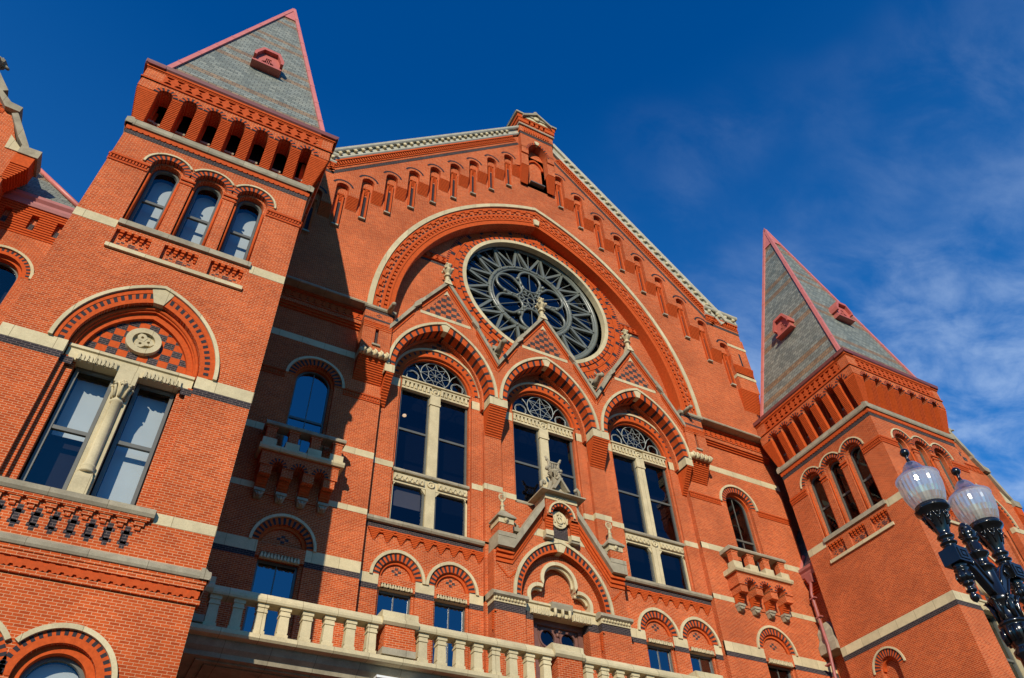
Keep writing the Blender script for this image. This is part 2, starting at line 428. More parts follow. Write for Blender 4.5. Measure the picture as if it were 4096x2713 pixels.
def dentils(mb, m, u0, u1, v0, v1, d0, d1, step, F=W, fill=.5):
    n = max(1, int((u1 - u0) / step)); w = (u1 - u0) / n
    for i in range(n): mb.box(m, u0 + i * w, u0 + i * w + w * fill, d0, d1, v0, v1, F)
def corbel(mb, u0, u1, dwall, dout, v0, v1, F=W, m=None, pitch=.13, flare=0):
    """courses stepping out one over the other, a shadow joint under each"""
    m = m or VR; n = max(2, round((v1 - v0) / pitch)); h = (v1 - v0) / n
    for i in range(n):
        k = (i + 1) / n; d = dwall + (dout - dwall) * k; e = flare * k
        mb.box(m, u0 - e, u1 + e, d + .035, dwall + .02, v0 + i * h, v0 + i * h + h * .24, F)
        mb.box(m, u0 - e, u1 + e, d, dwall + .02, v0 + i * h + h * .24, v0 + (i + 1) * h, F)
def leaves(mb, m, u0, u1, v0, v1, d, F=W, n=5):
    """row of carved upright leaves"""
    if isinstance(mb, Trim): mb = mb('leaf_frieze')
    w = (u1 - u0) / n; h = v1 - v0
    mb.box(m, u0, u1, d, d + .1, v0, v1, F)
    for i in range(n):
        c = u0 + (i + .5) * w
        for p in ([(c - w * .46, v0), (c - w * .40, v0 + h * .62), (c - w * .18, v1), (c - w * .06, v0 + h * .35), (c - w * .2, v0)], [(c + w * .46, v0), (c + w * .40, v0 + h * .62), (c + w * .18, v1), (c + w * .06, v0 + h * .35), (c + w * .2, v0)]):
            mb.slab(m, p, (), d - .07, d, F)
        mb.slab(m, [(c - w * .05, v0 + h * .1), (c, v0 + h * .6), (c + w * .05, v0 + h * .1)], (), d - .05, d, F)
def cross(mb, c, z, d, F=W, a=.12, b=.10):
    for du, dv in ((0, 1), (0, -1), (1, 0), (-1, 0)): mb.box(BK, c + du * a * 1.25 - a * .6, c + du * a * 1.25 + a * .6, d - .005, d + .01, z + dv * b * 1.2 - b * .6, z + dv * b * 1.2 + b * .6, F)
def hood(mb, F, cx, zs, hw, rise, th, d0, d1, n=30, m=None):
    if isinstance(mb, Trim): mb = mb('hood_mould')
    mb.ring([m or ST], arc(cx, zs, hw - th, rise - th, n), arc(cx, zs, hw, rise, n), d0, d1, F)
def vring(mb, F, cx, zs, hwi, ri, hwo, ro, d0, d1, n, mats):
    mb.ring(mats, arc(cx, zs, hwi, ri, n), arc(cx, zs, hwo, ro, n), d0, d1, F)

def sash(parent, F, cu, hw, z0, zs, rise, d, rails=(), bars=(), gl=None, blind=None, bm=None, fw_=.09, frame=None, bi=.10):
    """a timber window: frame, pane of glass, and a blind behind it where the photo shows one"""
    fm = frame or FR
    o = archhole(cu, z0, zs, hw, rise) if rise else rect(cu - hw, cu + hw, z0, zs)
    i = archhole(cu, z0 + fw_, zs, hw - fw_, rise - fw_) if rise else rect(cu - hw + fw_, cu + hw - fw_, z0 + fw_, zs - fw_)
    f = MB(); f.slab(fm, o, [i], d, d + .14, F)
    for r in rails: f.box(fm, cu - hw + fw_, cu + hw - fw_, d + .02, d + .12, r - .06, r + .06, F)
    ztop = zs + (rise - fw_ if rise else -fw_)
    for b in bars: f.box(fm, cu + b - .022, cu + b + .022, d + .045, d + .1, z0 + fw_, ztop - abs(b) * .3, F)
    w = f.build('window', parent)
    g = MB(); g.slab(gl or GD, i, (), d + .075, d + .083, F); g.build('pane', w)
    if blind:
        zb = blind
        e = hw - fw_ - .005
        q = MB(); q.slab(bm or BL, ([(cu - e, zb)] + [p for p in arc(cu, zs, e, rise - fw_)] + [(cu + e, zb)]) if rise else rect(cu - e, cu + e, zb, zs - fw_), (), d + .14 + bi, d + .15 + bi, F, back=True)
        q.build('blind', w)
    return w

# ------------------------------------------------------------------ ground
GZ = -5.1
g = MB(); g.slab(AS, rect(-900, 900, -900, 900), (), 0, .2, Frame((0, 0, GZ - .15), (1, 0, 0), (0, 0, -1), (0, 1, 0)))
o = g.build('road'); o['kind'] = 'structure'
g = MB(); g.box(PV, -200, 200, -19, 60, GZ - .14, GZ)
o = g.build('pavement'); o['kind'] = 'structure'

# ------------------------------------------------------------------ the hall
HALL = empty('concert_hall', (16.3, 0, GZ), 'red brick concert hall with a rose window gable between two slate pyramid towers', 'concert hall')
HW = 3.6

def tower_face(F, wall, st, lower):
    """one face of a tower, u from -3.6 to 3.6"""
    WC = (-1.61, 0, 1.61); PC = (-1.6, -.02, 1.57)
    holes = [archhole(c, 18.66, 22.2, .6, .6) for c in WC] + [rect(c - .58, c + .58, 17.30, 18.16) for c in PC]
    if lower == 'lancet':
        holes.append(archhole(-.02, 8.0, 12.87, 1.86, 2.5))
        holes += [archhole(c, -2.0, 3.45, .86, .86) for c in (-1.08, 1.08)]
    elif lower == 'blind': holes.append(archhole(-1.12, 7.4, 10.95, .55, .56))
    wall.slab(BR, rect(-HW, HW, GZ, 24.0), holes, 0, .45, F)
    # triple window
    for c in WC:
        vring(wall, F, c, 22.2, .6, .6, .84, .84, -.012, .25, 25, (VR, VB))
        pr = [p for p in arc(c, 22.2, .925, .925, 40) if not (c < 1 and p[0] > c + .81) and not (c > -1 and p[0] < c - .81)]
        pi = [(c + (p[0] - c) * .845 / .925, 22.2 + (p[1] - 22.2) * .845 / .925) for p in pr]
        st('hood_mould').ring([ST], pi, pr, -.07, .05, F)
        wall.slab(BR, archhole(c, 18.66, 22.2, .6, .6), [archhole(c, 18.67, 22.2, .49, .49)], .2, .5, F)
        for s in (-1, 1): wall.tube(VR, [F(c + s * .53, .14, 18.7), F(c + s * .53, .14, 21.75)], .055, 8)
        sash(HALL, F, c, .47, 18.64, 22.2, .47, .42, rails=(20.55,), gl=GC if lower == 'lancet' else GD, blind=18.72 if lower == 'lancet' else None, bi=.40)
    for a, b in ((-3.6, -2.24), (-1.07, -.54), (.54, 1.07), (2.24, 3.6)):
        if b - a > 1:
            wall.box(TC, a, b, -.07, .02, 21.93, 22.05, F); wall.box(TC, a, b, -.04, .02, 21.63, 21.72, F); dentils(wall, TC, a, b, 21.75, 21.90, -.055, .02, .105, F, .55)
        else:
            wall.box(TC, a, b, -.06, .02, 21.9, 22.0, F); wall.box(TC, a, b, -.03, .02, 21.7, 21.78, F)
    # sill, corbelled panels, belt
    st('sill').box(SG, -2.24, 2.3, -.11, .3, 18.38, 18.62, F)
    for a, b in ((-3.6, -2.25), (2.31, 3.6)): st('belt_course').box(ST, a, b, -.012, .1, 18.16, 18.56, F)
    st('panel_sill').box(ST, -2.28, 2.26, -.10, .1, 17.12, 17.29, F)
    for c in PC:
        wall.box(BR, c - .6, c + .6, .14, .2, 17.28, 18.18, F)
        for k in range(5):
            x = c - .46 + k * .225
            wall.box(VR, x, x + .135, -.0, .15, 18.06, 18.16, F); wall.box(VR, x - .0, x + .12, .05, .15, 17.94, 18.035, F); wall.box(VR, x + .02, x + .1, .09, .15, 17.83, 17.92, F)
        for z, xs in ((17.66, (-.3, -.06, .3)), (17.57, (-.42, -.06, .18)), (17.48, (-.28, 0, .4))):
            for x in xs: wall.box(BK, c + x, c + x + (.22 if x in (-.06, 0) else .11), .134, .15, z, z + .065, F)
    # top of the shaft
    wall.box(BK, -HW - .01, HW + .01, -.012, .1, 23.5, 23.76, F)
    wall.box(TC, -HW - .05, HW + .05, -.05, .1, 23.80, 24.02, F)
    n = 34
    for k in range(n):
        u = -HW - .05 + (k + .5) * (2 * HW + .1) / n
        wall.slab(TC, [(u - .095, 23.80), (u - .06, 23.74), (u + .06, 23.74), (u + .095, 23.80)], (), -.05, .05, F)
    st('attic_ledge').extr(SG, [(.1, 24.02), (-.12, 24.02), (-.16, 24.1), (-.16, 24.34), (-.05, 24.42), (.1, 24.42)], -HW - .16, HW + .16, F)
    # arcaded attic leaning outwards in stepped courses
    AC7 = [.08 + 1.0 * k for k in range(-3, 4)]; r = .29
    edges = [-9] + sum([[c - r, c + r] for c in AC7], []) + [9]
    n = 20; h = (26.30 - 24.42) / n
    off = lambda k: -.04 - .36 * min(1, k / (n - 2.0))
    for i in range(n):
        d = off(i); z = 24.42 + i * h
        for j in range(0, len(edges), 2):
            a, b = max(edges[j], -HW + d), min(edges[j + 1], HW - d)
            e = .37; wall.box(VR, a, b, d + .035, e, z, z + .03, F); wall.box(VR, a, b, d, e, z + .03, z + h, F)
    D = -.42; zs = 26.3
    outer = [(-HW + D, zs)]
    for c in AC7: outer += arc(c, zs, r, r, 12)
    outer += [(HW - D, zs), (HW - D, 26.92), (-HW + D, 26.92)]
    wall.slab(BR, outer, (), D, .37, F)
    for c in AC7: vring(wall, F, c, zs, r, r, r + .19, r + .19, D - .008, D + .1, 13, (VB, VR))
    wall.box(BR, -HW + .4, HW - .4, .42, .6, 24.0, 25.22, F)
    for c in AC7: wall.box(VR, c - .3, c - .2, .36, .55, 24.4, 26.5, F)
    wall.box(DK, -HW + .6, HW - .6, .85, .88, 24.4, 27.0, F)  # near-black sheet, the darkness of the open attic painted on
    for c in AC7: st('slit_sill').box(SG, c - .19, c + .19, .38, .62, 25.22, 25.34, F)
    o2 = -D + .06
    wall.box(TC, -HW - o2, HW + o2, -o2, .3, 26.92, 27.0, F)
    lattice(wall, -3.28, 3.55, 27.02, 27.72, D - .02, F, .42)
    for a, b in ((-HW + D - .02, -3.28), (3.55, HW - D + .02)): wall.box(BR, a, b, D - .02, .2, 27.0, 27.72, F)
    wall.box(BR, -HW + D, HW - D, D + .1, .3, 27.0, 27.9, F)
    wall.box(VR, -HW - .46, HW + .46, -.46, .2, 27.72, 27.78, F); wall.box(VR, -HW - .5, HW + .5, -.5, .2, 27.78, 27.9, F)

def tower(x0, label, sides):
    """x0 is the left edge of the front; sides = faces worked in full"""
    cx = x0 + HW; cy = HW
    fr = {'front': Frame((cx, 0, 0)), 'right': Frame((x0 + 2 * HW - .003, cy, 0), (0, .999, 0), (-1, 0, 0)), 'left': Frame((x0 + .003, cy, 0), (0, -.999, 0), (1, 0, 0)), 'back': Frame((cx, 2 * HW - .006, 0), (-.998, 0, 0), (0, -1, 0))}
    wall, st = MB(), Trim()
    for k, F in fr.items():
        tower_face(F, wall, st, sides.get(k, 'plain'))
    # belts run round every face in the sides dict
    for k, F in fr.items():
        if k == 'back': continue
        low = sides.get(k)
        e = (0, 1.86) if low == 'lancet' else (0, 0)
        for a, b in (((-HW, -1.88), (1.84, HW)) if low == 'lancet' else ((-HW, HW),)):
            st('belt_course').box(ST, a - .012, b + .012, -.012, .2, 12.42, 12.87, F); wall.box(BK, a - .006, b + .006, -.006, .2, 12.17, 12.42, F)
        for a, b in (((-HW, -2.0), (2.0, HW)) if low == 'lancet' else ()):
            st('belt_course').box(ST, a - .01, b + .01, -.01, .2, 7.68, 8.0, F)
        # base stage stands a little proud
        st('base_ledge').extr(SG, [(.1, 6.36), (-.14, 6.36), (-.17, 6.42), (-.17, 6.52), (.0, 6.66), (.1, 6.66)], -HW - .17, HW + .17, F)
        wall.box(BR, -HW - .1, HW + .1, -.10, .2, 6.24, 6.36, F); wall.box(BR, -HW - .075, HW + .075, -.075, .2, 6.10, 6.23, F)
        if low == 'lancet':
            wall.box(TC, -HW - .02, HW + .02, -.02, .2, 5.82, 6.10, F)
            m = 26; w = 2 * HW / m
            for i in range(m):
                u = -HW + (i + .5) * w
                wall.slab(TC, [(u - w * .5, 5.86), (u - w * .5, 5.96), (u - w * .22, 6.06), (u + w * .22, 6.06), (u + w * .5, 5.96), (u + w * .5, 5.86), (u + w * .25, 5.82), (u + w * .12, 5.9), (u - w * .12, 5.9), (u - w * .25, 5.82)], (), -.075, 0, F)
            wall.box(BR, -HW - .075, HW + .075, -.075, .2, 5.70, 5.815, F)
            # double window under it
            for c in (-1.08, 1.08):
                vring(wall, F, c, 3.45, .86, .86, 1.17, 1.17, -.012, .3, 41, (VR, VR)); 
                for q in range(20):
                    a0 = math.pi * (q + .25) / 20; a1 = math.pi * (q + .75) / 20
                    pt = lambda rr, a: (c - rr * math.cos(a), 3.45 + rr * math.sin(a))
                    wall.slab(VB, [pt(1.03, a0), pt(1.165, a0), pt(1.165, a1), pt(1.03, a1)], (), -.017, 0, F)
                ho = [p for p in arc(c, 3.45, 1.29, 1.29, 40) if (p[0] - 0) * c > .0]
                hi = [(c + (p[0] - c) * 1.17 / 1.29, 3.45 + (p[1] - 3.45) * 1.17 / 1.29) for p in ho]
                st('hood_mould').ring([ST], hi, ho, -.10, .05, F)
                vring(wall, F, c, 3.45, .68, .68, .86, .86, .14, .4, 30, (VR,))
                wall.slab(BR, rect(c - .86, c - .68, -2, 3.45), (), .14, .4, F); wall.slab(BR, rect(c + .68, c + .86, -2, 3.45), (), .14, .4, F)
                sash(HALL, F, c, .69, -1.9, 3.45, .69, .35, rails=(1.2,), gl=GC, blind=-1.7)
            # the great pointed window
            c, zs = -.02, 12.87
            hood(st, F, c, zs, 2.42, 3.27, .12, -.10, .1, 44)
            vring(wall, F, c, zs, 2.16, 2.93, 2.30, 3.13, -.03, .1, 44, (VR,))
            vring(wall, F, c, zs, 1.86, 2.5, 2.16, 2.93, -.012, .3, 66, (VR, VR))
            po = arc(c, zs, 2.15, 2.91, 66); pi = arc(c, zs, 1.99, 2.69, 66)
            for i in range(0, 66, 2): wall.slab(VB, [pi[i], po[i], po[i + 1], pi[i + 1]], (), -.018, 0, F)
            st('keystone').slab(ST, [(c - .15, 15.3), (c - .34, 15.86), (c, 16.10), (c + .34, 15.86), (c + .15, 15.3)], (), -.05, .3, F)
            vring(wall, F, c, zs, 1.70, 2.28, 1.86, 2.5, .22, .5, 44, (VR,))
            vring(wall, F, c, zs, 1.52, 2.06, 1.70, 2.28, .32, .6, 44, (VR,))
            wall.tube(VR, [F(u, .2, z) for u, z in arc(c, zs, 1.80, 2.4, 36)], .06, 8)
            for s in (-1, 1):
                wall.slab(BR, rect(c + s * 1.78 - .08, c + s * 1.78 + .08, 8.0, zs - .4), (), .16, .5, F)
                wall.slab(BR, rect(c + s * 1.6 - .14, c + s * 1.6 + .14, 8.0, zs - .4), (), .3, .6, F)
                wall.box(BK, c + s * 1.7 - .17, c + s * 1.7 + .17, .155, .4, 12.17, 12.42, F)
            tym = [(c - 1.54, zs)] + arc(c, zs, 1.54, 2.08, 24) + [(c + 1.54, zs)]
            wall.slab(VR, tym, (), .45, .6, F)
            checker(wall, arc(c, zs + .05, 1.53, 2.04, 24), .45, .30, .265, F, u0=c)
            st('lintel').extr(ST, [(.6, 12.40), (.2, 12.40), (.2, 12.80), (.14, 12.83), (.14, 12.93), (.3, 12.99), (.6, 12.99)], c - 1.8, c + 1.8, F)
            for a, b in ((-1.5, -.37), (.36, 1.48)): leaves(st, ST, a, b, 12.36, 12.64, .14, F)
            # roundel
            md = MB()
            md.ring([ST], circ(c, 13.93, .33, 40) + [circ(c, 13.93, .33, 40)[0]], circ(c, 13.93, .52, 40) + [circ(c, 13.93, .52, 40)[0]], .30, .5, F)
            md.slab(ST, circ(c, 13.93, .34, 40), (), .42, .45, F)
            for rot in range(3):
                a = math.pi / 2 + rot * 2 * math.pi / 3 + .5
                e = (c + .14 * math.cos(a), 13.93 + .14 * math.sin(a))
                q = [(e[0] + .155 * math.cos(a + t) * (1.2 if abs(t) < .1 else 1), e[1] + .155 * math.sin(a + t) * (1.2 if abs(t) < .1 else 1)) for t in (0, .9, 1.9, 3.14, -1.9, -.9)]
                qi = [(e[0] + (x - e[0]) * .32, e[1] + (z - e[1]) * .32) for x, z in q]
                md.slab(ST, q, [qi], .325 + .006 * rot, .43, F)
            md.build('medallion', wall_obj[0])
            # mullion column
            cl = MB()
            cl.box(ST, c - .26, c + .26, .22, .6, 8.05, 12.4, F)
            cl.box(ST, c - .22, c + .22, .06, .3, 8.06, 8.62, F); cl.taper(ST, (c - .22, c + .22, .06, .3, 8.62), (c - .17, c + .17, .1, .3, 8.82), F)
            o3 = F(c, .2, 0)
            cl.lathe(ST, o3, [(.2, 8.8), (.21, 8.86), (.17, 8.92), (.19, 8.98), (.19, 9.03), (.145, 9.08), (.145, 11.22), (.18, 11.25), (.18, 11.31), (.14, 11.34), (.16, 11.5), (.2, 11.75), (.27, 11.9)], 20)
            cl.box(ST, c - .29, c + .29, .02, .5, 11.9, 12.4, F)
            for k in range(8):
                a = math.pi * 2 * k / 8; b = (o3.x + .17 * math.cos(a), o3.y + .17 * math.sin(a)); e = (o3.x + .28 * math.cos(a), o3.y + .28 * math.sin(a))
                cl.tube(ST, [(*b, 11.4), ((b[0] + e[0]) / 2, (b[1] + e[1]) / 2, 11.65), (*e, 11.82)], .05, 6, r1=.03); cl.ball(ST, (*e, 11.82), .055, 6)
            for k in range(6): cl.ball(ST, F(c + .06 * math.cos(k), -.08, 11.84 + .06 * math.sin(k * 1.05)), .045, 6)
            cl.build('mullion_column', wall_obj[0])
            for a in (-.87, .84):
                sash(HALL, F, c + a + .02, .55, 8.07, 12.42, 0, .5, rails=(10.22,), gl=GC, blind=(10.25 if (a < 0 and k0[0] == 'L') else 8.1), fw_=.10, bi=.34)
            # sill on a corbel table
            st('sill').extr(SG, [(.5, 7.76), (-.14, 7.76), (-.19, 7.84), (-.19, 7.98), (.2, 8.09), (.5, 8.09)], -2.0, 1.98, F)
            for i in range(9):
                u = -1.86 + i * .42
                wall.box(BR, u, u + .34, -.10, .1, 7.62, 7.76, F); wall.box(BR, u + .05, u + .3, -.075, .1, 7.50, 7.6, F); wall.box(BR, u + .11, u + .24, -.05, .1, 7.38, 7.48, F)
                if i < 8:
                    q = u + .38
                    wall.box(BK, q - .07, q + .07, -.006, .05, 6.95, 7.46, F); wall.box(BK, q - .14, q + .14, -.006, .05, 7.22, 7.32, F); wall.box(BK, q - .14, q + .14, -.006, .05, 6.92, 7.02, F); wall.box(BK, q - .06, q + .06, -.006, .05, 6.82, 6.92, F)
                    wall.box(DK, q - .11, q - .075, -.008, .05, 7.0, 7.25, F)  # thin near-black strip left of each stem
            wall.box(BR, -1.9, 1.9, -.115, .1, 7.66, 7.76, F)
        if low == 'blind':
            c, zs = -1.12, 10.95
            hood(st, F, c, zs, 1.0, 1.0, .09, -.07, .05, 30)
            vring(wall, F, c, zs, .56, .56, .91, .91, -.012, .2, 31, (VR, VB))
            vring(wall, F, c, zs, .45, .45, .56, .56, .12, .3, 20, (VR,))
            wall.slab(BR, rect(c - .56, c + .56, 7.3, 11.6), (), .3, .4, F)
    wo = wall.build('tower', HALL, label)
    wall_obj[0].parent = wo
    st.build(wo)
    # near-black boxes behind the windows, the dark of unlit rooms put into their colour
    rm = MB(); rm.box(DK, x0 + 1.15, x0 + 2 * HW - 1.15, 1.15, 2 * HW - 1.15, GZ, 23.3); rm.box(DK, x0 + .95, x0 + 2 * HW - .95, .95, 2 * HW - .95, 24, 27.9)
    rm.build('dark_backing', wo)
    # gutter and roof
    gt = MB(); o1 = .60
    for F in fr.values(): gt.extr(MR, [(.2, 27.9), (-.48, 27.9), (-.56, 27.98), (-.60, 28.16), (-.54, 28.18), (-.5, 28.06), (.2, 28.06)], -HW - o1, HW + o1, F)
    gt.build('gutter', wo)
    rf = MB(); hb = 3.68; A = Vector((cx, cy, 47.3)); zb = 28.1
    B = [Vector((cx - hb, cy - hb, zb)), Vector((cx + hb, cy - hb, zb)), Vector((cx + hb, cy + hb, zb)), Vector((cx - hb, cy + hb, zb))]
    rf.add([A, *B], [(0, 1, 2), (0, 2, 3), (0, 3, 4), (0, 4, 1), (4, 3, 2, 1)], SL)
    rf.box(MR, cx - HW - .5, cx + HW + .5, cy - HW - .5, cy + HW + .5, 28.0, 28.05)
    rfo = rf.build('roof', wo)
    hp = MB()
    for b in B:
        hp.tube(PK, [b, A], .15, 4)
        dirx = (A - b).normalized()
        for k in range(1, 9): hp.tube(PK, [b + (A - b) * (k / 9), b + (A - b) * (k / 9) + dirx * .12], .165, 4)
    zt = 44.9; t = hb * (47.3 - zt) / (47.3 - zb) + .07
    hp.pyramid(PK, cx - t, cx + t, cy - t, cy + t, zt, 47.62, W, .004)
    hp.build('hip_flashing', rfo)
    # a small vent dormer on each slope
    for k, F in fr.items():
        if k == 'back': continue
        db = lambda z: HW - hb * (47.3 - z) / (47.3 - zb)
        dm = MB(); z0 = 33.75; f = db(z0) - .30
        e = [(-.62, z0 + .1), (-.62, z0 + .75), (-.36, z0 + 1.3), (.36, z0 + 1.3), (.62, z0 + .75), (.62, z0 + .1)]
        oo = [(-.74, z0 + .55), (-.74, z0 + .85), (-.42, z0 + 1.5), (.42, z0 + 1.5), (.74, z0 + .85), (.74, z0 + .55), (.6, z0 + .55), (.6, z0 + .72), (.34, z0 + 1.3), (-.34, z0 + 1.3), (-.6, z0 + .72), (-.6, z0 + .55)]
        G = Frame(F(.05, 0, 0), F.u, F.d, F.v)
        dm.slab(PD, e, [[(-.3, z0 + .3), (-.3, z0 + .5), (-.14, z0 + .62), (-.14, z0 + .9), (.14, z0 + .9), (.14, z0 + .62), (.3, z0 + .5), (.3, z0 + .3)]], f, f + .12, G); dm.slab(PD, e, (), f + .11, f + .95, G)
        dm.slab(PD, oo, (), f - .22, f + .9, G)
        dm.box(PD, -.74, .74, f - .16, f + .5, z0, z0 + .11, G)
        dm.box(DK, -.32, .32, f + .08, f + .1, z0 + .28, z0 + .92, G)  # near-black sheet stands in for the dark inside the vent
        for q in range(7): dm.box(PD, -.27 + q * .088, -.235 + q * .088, f + .03, f + .06, z0 + .3, z0 + .9 if 1 < q < 5 else z0 + .52, G)
        dm.taper(PD, (-.2, .2, f - .1, f + .9, z0 + 1.5), (-.06, .06, f + .3, f + .9, z0 + 1.75), G)
        dm.build('vent_dormer', rfo)
    return wo

wall_obj = [None]; k0 = ['L']
def make_tower(x0, label, sides, tag):
    # children built before the wall mesh exists hang on a stand-in list
    global wall_obj
    k0[0] = tag
    hold = bpy.data.objects.new('hold', None); COL.objects.link(hold)
    wall_obj = [hold]
    wo = tower(x0, label, sides)
    for c in list(hold.children):
        c.parent = wo; c.matrix_parent_inverse = Matrix.Identity(4)
    bpy.data.objects.remove(hold)
    return wo
make_tower(-7.2, 'near tower with a pointed double window and a stone monogram roundel', {'front': 'lancet', 'right': 'plain'}, 'L')
make_tower(32.87, 'far tower seen on its corner behind the street lamp', {'front': 'lancet', 'left': 'blind'}, 'R')

# ------------------------------------------------------------------ central block, planes given by their depth d
DM, DB, DA, DU, DN = 8.43, 8.74, 7.78, 7.65, 7.35     # flank wall, window bay, arcade, upper wall, corbelled gable
XC = 16.28
def gable_top(xl, zl, k): return k

mw, ms = MB(), Trim()
# flank walls left and right of the bay
for side, x0, x1, cu, cl in (('l', -1.4, 6.67, 3.32, 3.35), ('r', 25.92, 33.75, 29.66, 29.5)):
    mw.slab(BR, rect(x0, x1, GZ, 27.1), [archhole(cu, 17.0, 21.45, .98, .98), rect(cl - .98, cl + .98, 4.5, 11.98), arc(cl, 12.58, .98, .94, 24)], DM, DM + .5)
    # round headed window over the balcony
    vring(mw, W, cu, 21.45, .98, .98, 1.32, 1.32, DM - .012, DM + .3, 35, (VR, VB))
    hood(ms, W, cu, 21.45, 1.46, 1.46, .13, DM - .10, DM + .05, 34)
    vring(mw, W, cu, 21.45, .86, .86, .98, .98, DM + .2, DM + .4, 24, (VR,))
    for s in (-1, 1): mw.slab(BR, rect(cu + s * .92 - .06, cu + s * .92 + .06, 17.0, 21.45), (), DM + .2, DM + .5)
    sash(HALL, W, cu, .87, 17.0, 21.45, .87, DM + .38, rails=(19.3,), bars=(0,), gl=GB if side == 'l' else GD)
    for a, b in ((x0, cu - 1.42), (cu + 1.42, x1)):
        mw.box(TC, a, b, DM - .07, DM + .05, 21.44, 21.52); mw.box(TC, a, b, DM - .04, DM + .05, 21.13, 21.21); dentils(mw, TC, a, b, 21.24, 21.41, DM - .055, DM + .05, .13, W, .55)
    # lower window under a blind arch
    vring(mw, W, cl, 12.58, .98, .94, 1.24, 1.24, DM - .012, DM + .3, 33, (VR, VB))
    hood(ms, W, cl, 12.58, 1.37, 1.40, .12, DM - .09, DM + .05, 32)
    vring(mw, W, cl, 12.58, .84, .80, .98, .94, DM + .10, DM + .3, 24, (VR,))
    mw.slab(BR, arc(cl, 12.56, .98, .94, 24), (), DM + .2, DM + .3)
    cross(mw, cl, 12.95, DM + .2, W, .13, .1)
    ms('lintel').box(ST, cl - .98, cl + .98, DM + .03, DM + .4, 12.0, 12.58)
    leaves(ms, ST, cl - .8, cl + .8, 11.92, 12.16, DM + .0, W, 6)
    sash(HALL, W, cl, .82, 4.6, 11.95, 0, DM + .3, rails=(8.6,), bars=(0,), gl=GB if side == 'l' else GD)
    for s in (-1, 1): mw.slab(BR, rect(cl + s * .9 - .08, cl + s * .9 + .08, 4.6, 11.95), (), DM + .16, DM + .5)
    # stone belts
    for v0, v1, c, hh in ((23.65, 24.05, None, 0), (17.85, 18.2, cu, .98), (14.87, 15.15, None, 0)):
        for a, b in (((x0, x1),) if c is None else ((x0, c - hh), (c + hh, x1))): ms('belt_course').box(ST, a, b, DM - .012, DM + .1, v0, v1)
    for a, b in ((x0, cl - .98), (cl + .98, x1)): ms('belt_course').box(ST, a, b, DM - .014, DM + .1, 12.1, 12.6); mw.box(BK, a, b, DM - .007, DM + .1, 11.85, 12.1)
    # pierced frieze that carries the upper wall forward
    lattice(mw, x0 if side == 'l' else 27.55, x1 if side == 'r' else 5.05, 26.15, 26.72, DM - .35, W, .4)
    a, b = (x0, 5.05) if side == 'l' else (27.55, x1 - .3)
    mw.box(BR, a, b, DM - .3, DM + .1, 25.9, 26.75); mw.box(VR, a, b, DM - .2, DM + .1, 25.78, 25.9); mw.box(VR, a, b, DM - .1, DM + .1, 25.66, 25.78)
    mw.box(TC, a, b, DM - .44, DM + .1, 26.72, 26.86)
    ms('string_course').extr(SG, [(DM, 26.86), (DU - .16, 26.86), (DU - .2, 26.93), (DU - .1, 27.08), (DM, 27.08)], a, b)
    # corner of the flank wall turns back
    e = x0 if side == 'l' else x1
    mw.box(BR, min(e, e + (.4 if side == 'l' else -.4)), max(e, e + (.4 if side == 'l' else -.4)), DM + .05, DM + 6, GZ, 27.0)

# upper wall around the great arch
gap = [(-1.4, 27.08), (33.0, 27.08), (33.0, 30.3), (33.35, 33.2), (33.55, 36.6), (31.0, 36.6), (26.2, 41.6), (18.4, 49.8), (15.1, 49.9), (1.6, 36.6), (-1.4, 36.6)]
AH, AR, AZ = 9.75, 13.5, 27.08
mw.slab(BR, gap[:1] + [(XC - AH, 27.08)] + arc(XC + .06, AZ, AH, AR, 60)[1:-1] + [(XC + AH, 27.08)] + gap[1:], (), DU, DU + .9)
ga = MB()
vring(ga, W, XC + .04, AZ, AH, AR, AH + .28, AR + .38, DU - .02, DM, 90, (VR,))
def ring_dents(cx, zs, hw, rise, hw2, rise2, d0, d1, n, m, skip=2, fill=1):
    a, b = arc(cx, zs, hw, rise, n), arc(cx, zs, hw2, rise2, n)
    for i in range(0, n - fill + 1, skip):
        j = i + fill
        p = [W(q[0], d, q[1]) for d in (d0, d1) for q in (a[i], a[j], b[j], b[i])]
        ga.add(p, [(0, 1, 2, 3), (0, 1, 5, 4), (3, 2, 6, 7), (0, 3, 7, 4), (1, 2, 6, 5)], m)
cxa = XC + .04
vring(ga, W, cxa, AZ, AH + .28, AR + .38, AH + .40, AR + .54, DU - .06, DU + .1, 80, (VR,))
ring_dents(cxa, AZ, AH + .42, AR + .57, AH + .56, AR + .76, DU - .09, DU + .05, 200, VR)
vring(ga, W, cxa, AZ, AH + .58, AR + .8, AH + .72, AR + 1.0, DU - .07, DU + .1, 80, (VR,))
ring_dents(cxa, AZ, AH + .74, AR + 1.02, AH + .9, AR + 1.24, DU - .015, DU + .05, 180, VB)
ring_dents(cxa, AZ, AH + .84, AR + 1.14, AH + .98, AR + 1.36, DU - .06, DU + .05, 180, VR, 2, 1)
ring_dents(cxa, AZ, AH + .96, AR + 1.34, AH + 1.12, AR + 1.56, DU - .1, DU + .05, 90, VR, 1 * 2, 1)
vring(ga, W, cxa, AZ, AH + 1.1, AR + 1.54, AH + 1.22, AR + 1.7, DU - .05, DU + .1, 80, (VR,))
gs = Trim()
hood(gs, W, cxa, AZ - .1, AH + 1.52, AR + 2.78 - .45, .30, DU - .12, DU + .1, 60)
gs('keystone').slab(ST, [(cxa - .16, AZ + AR + .1), (cxa - .26, AZ + AR + .62), (cxa, AZ + AR + .72), (cxa + .26, AZ + AR + .62), (cxa + .16, AZ + AR + .1)], (), DU - .16, DU + .1)

